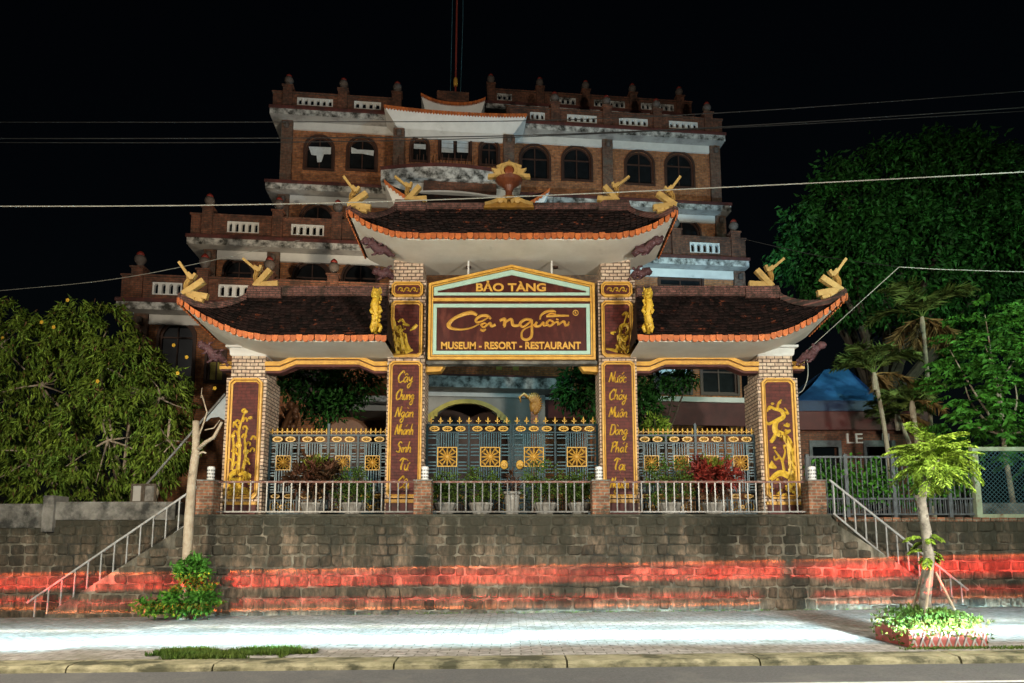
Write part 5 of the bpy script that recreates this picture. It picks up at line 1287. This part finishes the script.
# --- palms
def palm(px, pyc, pxb, pyb, Y, nf, fl_, label, dry=3, seed=0):
    rd = random.Random(seed); top = P(px,pyc,Y); base = P(pxb,pyb,Y); base.z = min(base.z, TZ)
    t = thing('palm_tree', label, 'palm', (base.x, Y, base.z), group='palms beside the hut')
    b = MB(); n = 10; pts = [base.lerp(top, i/n)+Vector((0.08*math.sin(3*i/n),0,0)) for i in range(n+1)]; b.tube(pts, [.075-.02*i/n for i in range(n+1)], 9)
    b.tube([top-Vector((0,0,.5)), top-Vector((0,0,.2)), top+Vector((0,0,.05))], [.065,.085,.05], 9); b.build('trunk', M['bark'], t)
    for f in range(nf):
        az = 2*math.pi*f/nf+rd.uniform(-.3,.3); el = rd.uniform(.55,1.45); L = fl_*rd.uniform(.8,1.1); isd = f < dry
        if isd: el = rd.uniform(.1,.4)
        C = []; D = []; pts = []; p = Vector(top); a = el
        for i in range(22):
            d = Vector((math.cos(az)*math.cos(a), math.sin(az)*math.cos(a), math.sin(a))); pts.append(Vector(p)); p = p+d*L/22; a -= .055+.05*(i/22)
            sd_ = d.cross(Vector((0,0,1))); sd_ = sd_.normalized() if sd_.length > .05 else Vector((1,0,0))
            if i > 2:
                for s in (-1,1):
                    for q in range(2):
                        C.append(tuple(p-d*L/44*q)); D.append(tuple(sd_*s*.8+d*.75+Vector((0,0,-.12-.3*(1 if isd else 0)))+Vector((rd.gauss(0,.06),rd.gauss(0,.06),rd.gauss(0,.06)))))
        mt = M['leafPb'] if isd else M['leafP']
        o = leaf_obj('frond', C, D, [fl_*.34*(math.sin(math.pi*min(1,(i//4+3)/20))*.75+.25) for i in range(len(C))], .030, mt, t, curl=.3)
        b = MB(); b.tube(pts, [.018-.014*i/len(pts) for i in range(len(pts))], 5); b.build('rachis', mt, o)
palm(874,374,889,430,3.2,11,1.55,'feathery palm with arching fronds in front of the blue hut roof',3,1)
palm(922,318,925,400,5.0,11,1.9,'taller feathery palm standing behind the bright leafy tree',4,2)
palm(912,402,913,432,3.0,10,1.25,'short young palm between two taller palms',1,3)
palm(897,415,930,440,4.2,9,1.3,'low palm clump at the corner of the hut',2,4)
# --- street tree with fern-like fronds in a planter
TY = -6.5
tx = 6.26
t = thing('street_tree', 'small street tree with lime green fern-like fronds on a mottled crooked trunk', 'tree', (tx, TY, gz(tx,.09)))
tr = [P(925,600,TY),P(929,560,TY),P(926,530,TY),P(921,500,TY),P(927,480,TY),P(937,458,TY)]
tr = [Vector((tr[0].x,TY,gz(tx,.2)))]+tr
b = MB(); b.tube([tuple(p) for p in tr], [.085,.08,.075,.07,.065,.055,.04], 10)
for p, d, r in ((tr[2],(.09,0,.1),.03),(tr[4],(-.08,0,.06),.04)): b.tube([p, p+Vector(d)], [r,r*.6], 7)
b.build('trunk', M['barkM'], t, smooth=True)
top = tr[-1]
def fern(o, az, el, L, seed):
    C = []; D = []; p = Vector(o); a = el; pts = []
    for i in range(16):
        d = Vector((math.cos(az)*math.cos(a), math.sin(az)*math.cos(a), math.sin(a))); pts.append(Vector(p)); p = p+d*L/16; a -= .07
        sd_ = d.cross(Vector((0,0,1))); sd_ = sd_.normalized() if sd_.length > .05 else Vector((1,0,0))
        if i > 3:
            for s in (-1,1):
                m = 4; w_ = L*.20*math.sin(math.pi*(i-2)/15)
                for q in range(m):
                    C.append(tuple(p+sd_*s*w_*q/m-Vector((0,0,.03*q/m)))); D.append(tuple(sd_*s*.75+d*.8+Vector((0,0,-.3))+Vector((random.gauss(0,.12),random.gauss(0,.12),random.gauss(0,.12)))))
    return C, D, pts
C = []; D = []; b = MB()
for f in range(84):
    o = top+Vector((random.uniform(-.14,.12),random.uniform(-.14,.14),random.uniform(-.32,.16)))
    c_, d_, pts = fern(o, random.uniform(0,6.28), random.uniform(-.1,1.2), random.uniform(.45,.74), f); C += c_; D += d_
    b.tube(pts, .007, 4)
for f in range(9):
    o = tr[3].lerp(tr[2], random.random()); c_, d_, pts = fern(o, random.uniform(0,6.28), random.uniform(0,.6), random.uniform(.2,.34), f); C += c_; D += d_
leaf_obj('fronds', C, D, rng.uniform(.05,.08,len(C)), .024, M['leafY'], t); b.build('frond_stems', M['leafY'], t)
pl = thing('planter', 'low red lattice planter with white bars around the street tree', 'planter', (tx, TY, gz(tx,.09)))
z0 = gz(tx,.092); pw, ph_ = .56, .25
b = MB()
for s in (-1,1):
    b.box(tx-pw, tx+pw, TY+s*.44-.02, TY+s*.44+.02, z0, z0+ph_); b.box(tx+s*(pw-.02)-.02, tx+s*(pw-.02)+.02, TY-.42, TY+.42, z0, z0+ph_)
b.build('box', M['planter'], pl)
b = MB(); b.box(tx-pw+.04, tx+pw-.04, TY-.42, TY+.42, z0, z0+ph_-.06); b.build('earth', M['soil'], pl)
n = 9
for i in range(n):
    xa = tx-pw+2*pw*i/n; xb = xa+2*pw/n
    b = MB(); b.bar((xa+.02,TY-.475,z0+.02),(xb-.02,TY-.475,z0+ph_-.02),.022,.02); b.build('lattice_bar', M['planterW'], pl)
    b = MB(); b.bar((xb-.02,TY-.455,z0+.02),(xa+.02,TY-.455,z0+ph_-.02),.022,.018); b.build('lattice_bar', M['planterW'], pl)
hd = thing('hedge', 'leafy hedge with yellowish tips filling the lattice planter', 'hedge', (tx, TY, z0+ph_))
n = 3600; C = np.stack([rng.normal(tx, .29, n).clip(tx-.60,tx+.60), rng.uniform(TY-.55,TY+.5,n), z0+ph_-.10+rng.uniform(0,.36,n)], 1)
C[:,2] -= .30*(np.abs(C[:,0]-tx)/.72)**2*.6
D = rng.normal(size=(n,3))*.6+np.array([0,-.2,.5]); leaf_obj('foliage', C, D, rng.uniform(.05,.085,n), rng.uniform(.03,.045,n), M['leafH'], hd)
b = MB()
for k_ in range(26):
    a = Vector((tx+random.uniform(-.5,.5),TY+random.uniform(-.4,.4),z0+ph_-.08)); limb(b, a, a+Vector((random.uniform(-.1,.1),random.uniform(-.1,.1),.26)), .008, .004, .1, 3)
b.build('stems', M['barkD'], hd)
for i, (xa, za, xb, zb, dy, lab) in enumerate(((-.24,.0,-.02,1.45,-.3,'wooden stake leaning right against the street tree trunk'),(.42,.0,.05,1.25,-.25,'wooden stake leaning left against the street tree trunk'),(-.12,.0,-.06,1.3,.3,'upright wooden stake behind the street tree trunk'))):
    st_ = MB(); st_.tube([(tr[1].x+xa,TY+dy,z0+.18),(tr[2].x+xb*.8,TY+dy*.3,z0+.12+za+zb*.75)], [.02,.017], 7)
    tag(st_.build('tree_stake', M['bark'], at=(tr[1].x+xa,TY+dy,z0+.18)), lab, 'stake', 'stakes around the street tree')
# --- bare cut trunk, left
lt = P(190,560,-2.0); tx2 = lt.x; TY2 = -2.0
t = thing('cut_tree', 'pale street tree trunk cut off at the top with bare side branches', 'tree', (tx2, TY2, gz(tx2,.09)))
pts = [Vector((tx2-.06,TY2,gz(tx2,.1))), P(187,560,TY2), P(189,520,TY2), P(192,480,TY2), P(196,450,TY2), P(196,421,TY2)]
b = MB(); b.tube([tuple(p) for p in pts], [.12,.105,.10,.09,.085,.07], 10)
for q, r in (([P(197,450,TY2),P(206,442,TY2-.2),P(214,437,TY2-.3),P(222,422,TY2-.3)],.05), ([P(197,440,TY2),P(203,425,TY2),P(207,412,TY2),P(202,395,TY2)],.022), ([P(205,430,TY2),P(214,428,TY2),P(220,420,TY2)],.016), ([P(196,455,TY2),P(203,452,TY2),P(206,453,TY2-.1)],.03), ([P(201,398,TY2),P(202,388,TY2)],.008)):
    b.tube([tuple(p) for p in q], [r-(r*.6)*i/len(q) for i in range(len(q))], 7)
b.build('trunk', M['bark'], t, smooth=True)
sp_ = [(P(193,570,-2.1),(.34,.3,.26)), (P(180,600,-2.2),(.42,.35,.28)), (P(203,598,-2.2),(.3,.3,.3)), (P(150,607,-2.3),(.3,.2,.12))]
T, O = lumps_points([((a.x,a.y,a.z),r) for a, r in sp_], 330, .3); C, D = clusters(T, O, 7, .06, down=.15, outw=.6, rand=.6)
leaf_obj('sprouts', C, D, rng.uniform(.09,.15,len(C)), rng.uniform(.045,.07,len(C)), M['leafB'], t)
# --- dark trees seen through the gate
def bush(name, label, cat, lumps, ntw, per, spread, ln, wd, mat, base, trunk=M['barkD'], down=.5, r0=.06, stem=True, group=None, outw=.6, rand=.5, part='foliage'):
    t = thing(name, label, cat, base, group=group); T, O = lumps_points(lumps, ntw, .4); C, D = clusters(T, O, per, spread, down=down, outw=outw, rand=rand)
    leaf_obj(part, C, D, rng.uniform(ln*.7,ln*1.2,len(C)), rng.uniform(wd*.8,wd*1.2,len(C)), mat, t, curl=.15)
    if stem:
        b = MB()
        b.tube([Vector(base)-Vector((0,0,.02)), Vector(base)+Vector((0,0,.12))], r0*1.6, 7)
        for l in lumps: limb(b, base, l[0], r0, r0*.3, .08)
        b.build('stems', trunk, t)
    return t
bush('dark_tree', 'shadowy tree behind the fence with the dark croton', 'tree', [lump(315,385,3.2,34),lump(350,375,3.4,28),lump(290,375,3.2,22),lump(335,410,3,22)], 420, 8, .14, .22, .07, M['leafT'], (PX(320,470,3.2),3.2,TZ))
bush('dark_tree', 'shadowy tree behind the right part of the double gate', 'tree', [lump(575,388,3.5,20),lump(592,375,3.6,16),lump(590,405,3.4,14)], 220, 8, .12, .22, .07, M['leafT'], (PX(588,470,3.5),3.5,TZ))
bush('overhanging_tree', 'leafy green branches spreading behind the red croton fence', 'tree', [lump(655,385,2.0,16),lump(676,380,2.0,12),lump(648,410,2,15),lump(690,376,2.1,8),lump(640,395,2,14)], 190, 9, .10, .18, .06, M['leafT'], (PX(642,470,2),2.0,TZ))
bush('yellow_shrub', 'pale yellow-green shrub just above the right fence top', 'shrub', [lump(656,425,1.2,10),lump(662,432,1.2,8)], 60, 8, .05, .14, .035, M['leafY'], (PX(657,470,1.2),1.2,TZ), r0=.02, down=-.5)
# --- potted plants on the terrace
def potted(px, kind, k, label, pot='bowl'):
    x_ = PX(px, 505, -.42); y_ = -.42; z_ = TZ+.005
    pt_ = thing('plant_pot', label[1], 'pot', (x_,y_,z_), group='pots along the terrace')
    b = MB()
    if pot == 'bowl': b.lathe([(.15,0),(.19,.04),(.27,.22),(.30,.27),(.30,.31),(.26,.31),(.24,.26)], (x_,y_,z_), 18); h = .26
    else: b.lathe([(.13,0),(.15,.04),(.19,.5),(.24,.53),(.24,.58),(.20,.58),(.19,.53)], (x_,y_,z_), 18); h = .53
    b.build('bowl', M['pot'], pt_, smooth=False)
    b = MB(); b.lathe([(.2*(.75 if pot != 'bowl' else 1),h-.06),(.2*(.75 if pot != 'bowl' else 1),h-.01),(.01,h)], (x_,y_,z_), 12); b.build('potting_soil', M['soil'], pt_)
    cz = z_+h
    if kind == 'croton' or kind == 'croton_dark':
        L_ = [((x_,y_,cz+.78*k),(.55*k,.4*k,.34*k)),((x_-.32*k,y_,cz+.7*k),(.3*k,.3*k,.26*k)),((x_+.3*k,y_,cz+.72*k),(.32*k,.3*k,.26*k))]
        t = bush('croton', label[0], 'plant', L_, 62, 12, .05, .22, .06, M['leafR'] if kind == 'croton' else M['leafD'], (x_,y_,cz), down=-.3, r0=.022, outw=.9, rand=.55, group='potted plants along the terrace')
        T, O = lumps_points([((x_,y_,cz+.98*k),(.5*k,.35*k,.14*k))], 14, .2); C, D = clusters(T, O, 9, .04, down=-.7, outw=.5, rand=.5)
        leaf_obj('young_leaves', C, D, rng.uniform(.14,.22,len(C)), .05, M['leafC'], t)
        T, O = lumps_points([((x_,y_,cz+.4*k),(.38*k,.3*k,.25*k))], 22, .2); C, D = clusters(T, O, 8, .05, down=.2, outw=.7, rand=.5)
        leaf_obj('lower_leaves', C, D, rng.uniform(.15,.2,len(C)), .05, M['leafD'], t)
    elif kind == 'bonsai':
        L_ = [((x_,y_,cz+.55*k),(.42*k,.34*k,.3*k)),((x_-.15*k,y_,cz+.3*k),(.3*k,.3*k,.25*k)),((x_+.2*k,y_,cz+.32*k),(.3*k,.3*k,.22*k))]
        bush('potted_shrub', label[0], 'plant', L_, 130, 9, .05, .085, .04, M['leafH'] if px != 352 else M['leafB'], (x_,y_,cz), down=.1, r0=.02, outw=.7, rand=.7, group='potted plants along the terrace')
    else:
        L_ = [((x_,y_,cz+.3*k),(.13*k,.12*k,.25*k))]
        bush('potted_shrub', label[0], 'plant', L_, 16, 7, .03, .16, .03, M['leafD'], (x_,y_,cz), down=-.6, r0=.012, group='potted plants along the terrace')
potted(312,'croton_dark',1.0,('dark red and green croton bush before the left fence','pale bowl pot under the dark croton bush'))
potted(353,'bonsai',1.05,('green leafy shrub right of the dark croton','pale bowl pot right of the dark croton pot'))
potted(445,'bonsai',.95,('loose yellowish shrub next to the brick post by the Cây pillar','pale bowl pot nearest the brick post by the Cây pillar'))
potted(481,'bonsai',1.1,('dense round green shrub before the left gate leaf','low pot under the dense round shrub'))
potted(512,'small',1.0,('thin dark plant in the tall white pot','tall white tapered pot in front of the gate centre'),'tall')
potted(545,'bonsai',1.25,('largest round shrub in front of the right gate leaf','low pot under the largest shrub by the gate'))
potted(580,'bonsai',.95,('sparse shrub next to the brick post by the Nước pillar','low pot nearest the brick post by the Nước pillar'))
potted(670,'bonsai',1.4,('tall light green bushy shrub left of the red croton','low pot left of the red croton pot'))
potted(714,'croton',1.0,('bright red croton bush before the right fence','pale bowl pot under the bright red croton'))

# ================================================================== things behind the gate and to the sides
p = P(347,425,2.6); t = thing('bronze_drum', 'large round bronze drum standing on edge behind the left fence', 'drum', (p.x,2.6,TZ))
b = MB(); zc = PZ(417,2.6)-.72; 
v = [(p.x+.72*k_*math.cos(a*.2618), 2.6+y_, zc+.72*k_*math.sin(a*.2618)) for k_, y_ in ((1,.5),(.86,.3),(1,.08),(1,0),(.9,-.02),(.5,-.03),(.12,-.05)) for a in range(24)]
f = [(i*24+j, i*24+(j+1)%24, (i+1)*24+(j+1)%24, (i+1)*24+j) for i in range(6) for j in range(24)]; b.add(v, f+[tuple(range(144,168))]); b.build('drum_body', M['copper'], t, smooth=False)
b = MB(); b.box(p.x-.6,p.x+.6,2.45,3.1,TZ,zc-.5); b.build('stand', M['wood'], t)
p = P(290,415,2.2); t = thing('wood_carving', 'tall reddish brown root wood carving behind the left fence', 'carving', (p.x,2.2,TZ)); b = MB()
for k_ in range(7):
    a = Vector((p.x+random.uniform(-.25,.25),2.2+random.uniform(-.2,.2),TZ)); limb(b, a, (p.x+random.uniform(-.3,.3),2.2,PZ(404,2.2)-random.uniform(0,.5)), .13, .05, .2)
for k_ in range(14): b.blob((p.x+random.uniform(-.3,.3),2.1,PZ(random.uniform(404,428),2.2)), (.1,.09,.1), 7, 5, .3)
b.build('carved_root', M['copper'], t, smooth=True)
p = P(529,405,1.9); t = thing('bird_sculpture', 'gold bird sculpture with fanned plumes on a post behind the gate', 'sculpture', (p.x+.15,1.9,TZ)); b = MB()
b.blob((p.x+.15,1.9,p.z), (.2,.15,.32), 10, 8, .1)
for k_ in range(16):
    a = R(-80+k_*14); o = Vector((p.x+.12,1.85,p.z)); b.tube([o, o+Vector((math.cos(a)*.22,-.08,math.sin(a)*.28)), o+Vector((math.cos(a)*.34,-.04,math.sin(a)*.44+.05))], [.06,.05,.01], 6)
b.tube([(p.x,1.85,p.z+.25),(p.x-.25,1.8,p.z+.42),(p.x-.4,1.8,p.z+.3),(p.x-.36,1.8,p.z+.1)], [.07,.06,.05,.02], 8)
b.v = [(p.x+.15+(q_[0]-p.x-.15)*.75, q_[1], p.z-.1+(q_[2]-p.z+.1)*.75) for q_ in b.v]; b.build('body', M['goldK'], t, smooth=True)
b = MB(); b.box(p.x+.05,p.x+.25,1.82,2.0,TZ,p.z-.2); b.build('post', M['pilaster'], t)
# leaning pole with tin sheet and leaning boards, left
a, c = P(134,499,.9), P(225,394,.9)
t = thing('leaning_pole', 'long grey metal pole leaning diagonally with a bent tin sheet at its upper end', 'pole', (a.x,.9,a.z))
b = MB(); b.tube([a, c], .032, 8); b.build('pole', M['steel'], t)
q0, q1, q2, q3 = P(225,396,.95), P(226,421,.95), P(214,419,.95), P(206,425,.95)
b = MB(); b.prism([(v.x,v.z) for v in (P(226,395,.95),P(226,421,.95),P(219,417,.95),P(211,418,.95),P(206,422,.95),P(209,413,.95))], .93, .96); b.build('tin_sheet', M['tin'], t)
for (pa, pb, lab, mt) in ((132,143,'grey board leaning at the foot of the diagonal pole',M['greyplaster']),(144,156,'grey board with brown edge right of the pole foot',M['concrete'])):
    a0, a1 = P(pa,502,.4), P(pb,485,.4); t = thing('leaning_board', lab, 'board', ((a0.x+a1.x)/2,.4,a0.z)); b = MB(); b.box(a0.x,a1.x,.38,.42,a0.z,a1.z); b.build('sheet', mt, t)
    b = MB(); b.ring(rect(a0.x-.03,a1.x+.03,a0.z-.02,a1.z+.03), rect(a0.x+.02,a1.x-.02,a0.z+.02,a1.z-.02), .36, .379); b.build('edge', M['barkD'], t)
# dark railing on the right
x0_, x1_ = PX(806,480,.15), PX(974,480,.15); zt_ = PZ(456,.15); zb_ = TZ
t = thing('iron_railing', 'long dark iron bar railing with vines behind the right steps', 'railing', ((x0_+x1_)/2,.15,TZ))
b = MB(); b.box(x0_,x1_,.13,.17,zt_-.05,zt_); b.box(x0_,x1_,.13,.17,zb_+.05,zb_+.09); b.box(x0_,x1_,.13,.17,zb_+.44,zb_+.48); b.build('rails', M['railD'], t)
n = int((x1_-x0_)/.125); src = None
for i in range(n+1):
    xx = x0_+(x1_-x0_)*i/n
    if src is None: b = MB(); b.box(xx-.011,xx+.011,.14,.16,zb_+.09,zt_-.05); src = b.build('bar', M['railD'], t); s0 = xx
    else: dpart(src, t, (xx-s0,0,0))
src = None
for px in (808,846,893,948):
    xx = PX(px,480,.15)
    if src is None: b = MB(); b.box(xx-.045,xx+.045,.11,.19,zb_-.03,zt_+.04); src = b.build('post', M['railD'], t); s0 = xx
    else: dpart(src, t, (xx-s0,0,0))
n = int((x1_-x0_)/.06); b = MB()
for i in range(n):
    xx = x0_+(x1_-x0_)*(i+.5)/n; b.box(xx-.006,xx+.006,.145,.155,zb_+.091,zb_+.439)
stuff(b.build('thin_bars', M['railD'], t))
vl = [lump(px,py,.4,r) for px,py,r in ((820,470,12),(842,478,13),(858,468,11),(870,486,14),(838,498,12),(818,492,10),(880,470,9),(855,492,12),(905,492,12),(935,490,12),(960,480,12))]
bush('climbing_vine', 'green vines growing along the dark railing', 'vine', vl, 300, 6, .08, .15, .08, M['leafB'], (PX(850,510,.4),.4,TZ), r0=.015)
# chain-link gate
t = thing('chain_link_gate', 'chain-link gate in a rusty pale green metal frame', 'gate', (PX(985,510,.1),.1,TZ))
xa, xb, zt_ = PX(976,480,.1), PX(1100,480,.1), PZ(447,.1)
b = MB(); b.box(xa-.07,xa+.07,.05,.19,TZ-.1,zt_+.02); b.box(xa+.071,xb,.08,.15,zt_-.1,zt_); b.box(xa+.071,xb,.08,.15,TZ-.02,TZ+.07); b.build('frame', M['greenframe'], t)
b = MB(); k_ = .11; x_ = xa-2.2
while x_ < xb:
    for sg in (1,-1):
        A = Vector((x_,.115,TZ+.07)); Bv = Vector((x_+(zt_-.1-TZ-.07)*sg, .115, zt_-.1))
        if sg < 0: A.x += 0
        ts_ = [max(0,min(1,(lim-A.x)/(Bv.x-A.x))) for lim in (xa+.07, xb)]; t0, t1 = min(ts_), max(ts_)
        if t1-t0 > .02: b.bar(A.lerp(Bv,t0), A.lerp(Bv,t1), .007, .007)
    x_ += k_
stuff(b.build('wire_mesh', M['ironL'], t))
b = MB(); q = PX(1003,480,.6); b.box(q-1,q+4,.5,1.4,TZ,PZ(503,.6)); struct(b.build('path_slab', M['concrete'], bevel=.05))
# blue roofed hut
hy = 6.0
xl_, xr_ = PX(788,430,hy), PX(925,430,hy); ze_ = PZ(403,hy); zp_ = PZ(368,hy+1.6)
hut = thing('hut', 'low brick hut with a blue tarpaulin roof and white letters', 'building', ((xl_+xr_)/2,hy,TZ))
b = MB(); xm = PX(838,380,hy+1.6); xa, xb = PX(792,403,hy-.3), PX(884,403,hy-.3)
v = [(xa,hy-.3,ze_),(xb,hy-.3,ze_),(xb,hy+3.5,ze_),(xa,hy+3.5,ze_),(xm-.5,hy+1.6,zp_-.08),(xm+.4,hy+1.6,zp_-.04),(xm,hy+1.6,zp_)]
b.grid(lambda u,w_: Vector(v[0]).lerp(Vector(v[1]),u).lerp(Vector(v[4]).lerp(Vector(v[5]),u),w_)+Vector((0,0,.05*math.sin(9*u)*math.sin(7*w_)-.25*math.sin(math.pi*w_)*.5)), 14, 8)
b.add([v[1],v[2],v[5]],[(0,1,2)]); b.add([v[3],v[0],v[4]],[(0,1,2)]); b.add([v[2],v[3],v[4],v[5]],[(0,1,2,3)]); b.build('tarp_roof', M['tarp'], hut, smooth=False)
b = MB(); b.box(xa,xb,hy-.32,hy-.30,PZ(411,hy-.3),ze_+.02); b.build('tarp_valance', mk('dark blue tarpaulin',(.015,.035,.10),(.01,.02,.06),rough=.5), hut)
b = MB(); b.box(xl_,xr_,hy-.26,hy-.2,PZ(430,hy-.2),PZ(411.5,hy-.2)); b.build('awning', M['maroonsheet'], hut)
zl0 = PZ(447,hy); ops = [(PX(812,450,hy),PX(838,450,hy),TZ+.05,zl0,False),(PX(866,450,hy),PX(892,450,hy),TZ+.05,zl0,False)]
b = MB(); wall_open(b, xl_, xr_, TZ-.05, PZ(424,hy), hy, hy+.25, ops); b.box(xl_,xl_+.25,hy+.251,hy+3,TZ,ze_); b.box(xr_-.25,xr_,hy+.251,hy+3,TZ,ze_-.3); b.build('wall', M['brickD'], hut)
for o in ops:
    b = MB(); b.ring([(o[0]-.1,TZ),(o[0]-.1,zl0+.22),(o[1]+.1,zl0+.22),(o[1]+.1,TZ)], [(o[0],TZ),(o[0],zl0),(o[1],zl0),(o[1],TZ)], hy-.06, hy+.1, closed=False); fr = b.build('door_frame', M['railD'], hut)
    b = MB(); b.box(o[0]+.03,o[1]-.03,hy+.12,hy+.16,TZ,zl0-.35)
    b.build('door', M['glass'], fr)
text('LE', PX(854,438,hy), PZ(443.5,hy), PZ(433.5,hy)-PZ(443.5,hy), PX(862,438,hy)-PX(846,438,hy), hy-.03, 'lettering', M['white'], hut, off=.0, depth=.03)
text('U', PX(885,438,hy), PZ(442.5,hy), PZ(433.5,hy)-PZ(442.5,hy), PX(889,438,hy)-PX(881.5,438,hy), hy-.03, 'lettering', M['white'], hut, off=.0, depth=.03)
# grass along the kerb on the left, weeds on the right
def grass(name, x0, x1, y0, y1, n, h, mat):
    C = np.stack([rng.uniform(x0,x1,n), rng.uniform(y0,y1,n), np.zeros(n)], 1); C[:,2] = .092+SLOPE*C[:,0]
    kp = np.array([noise.noise(Vector((c[0]*1.3,c[1]*4,3)))+.25-1.1*abs((c[1]-(y0+y1)/2)/(y1-y0))+(.3 if abs(c[0]-(x0+x1)/2) < (x1-x0)*.36 else -.15) > 0 for c in C]); C = C[kp]; n = len(C)
    D = rng.normal(size=(n,3))*.45+np.array([0,0,1.0]); return stuff(leaf_obj(name, C, D, rng.uniform(h*.5,h,n), .018, mat, at=((x0+x1)/2,(y0+y1)/2,.15)))
xa, xb = GROUND(112,662,.1).x, GROUND(292,662,.12).x
o = grass('grass', xa, xb, -7.35, -6.45, 9000, .09, M['leafH']); tag(o, 'strip of short green grass along the left pavement edge', 'grass')
o = grass('weeds', 5.5, 7.6, -7.2, -6.98, 900, .05, M['leafH']); tag(o, 'low weeds at the foot of the lattice planter', 'weeds')
o = grass('weeds', -6, 9, -1.45, -1.2, 500, .07, M['leafH']); tag(o, 'scattered weeds along the foot of the stone wall', 'weeds')
# overhead cables
def cable(pts, r, mat, label, n=24):
    pts = [P(px,py,Y) for px,py,Y in pts]; q, _ = catmull(pts, 1.0, n) if len(pts) > 2 else ([pts[0].lerp(pts[1],i/n) for i in range(n+1)],0)
    b = MB(); b.tube([p-q[0] for p in q], r, 6); o = b.build('overhead_cable', mat); o.location = q[0]; tag(o, label, 'cable', 'overhead cables across the street')
cable([(-420,200,-3),(-60,206,-3),(280,204,-3),(600,193,-3),(1090,168,-3),(1460,140,-3)], .012, M['cableL'], 'thickest pale cable sagging past the gold finials')
cable([(-420,121.5,0),(270,122,0),(640,117,0),(1090,86,0),(1460,52,0)], .012, M['cable'], 'uppermost dark cable crossing the hotel top floor')
cable([(-420,138,0),(300,138,0),(640,131,0),(1090,103,0),(1460,76,0)], .014, M['cable'], 'dark cable crossing just above the top floor windows')
cable([(-420,141,.3),(300,142,.3),(700,129,.3),(1090,107,.3),(1460,82,.3)], .012, M['cable'], 'dark cable directly under another across the top floor windows')
cable([(-420,340,3),(-60,297,3),(100,281,3),(200,263,3),(300,240,3)], .010, M['cableL'], 'thin cable rising from the left edge to the second hotel parapet')
cable([(899,267,-1),(960,270,-1),(1090,272,-1),(1460,268,-1)], .010, M['cableL'], 'pale cable running off to the right from the guy wire junction')
cable([(899,267,-1),(800,357,.4)], .010, M['cableL'], 'pale guy wire slanting down to the right roof corner', 12)
cable([(735,237,2),(820,256,1),(899,267,-1)], .008, M['cable'], 'thin dark cable between the hotel corner and the guy wire')
cable([(806,352,.25),(808,374,.25),(803,390,.3),(795,394,.4)], .012, M['cableL'], 'short slack cable hanging from the right roof corner beside the outer pillar', 8)
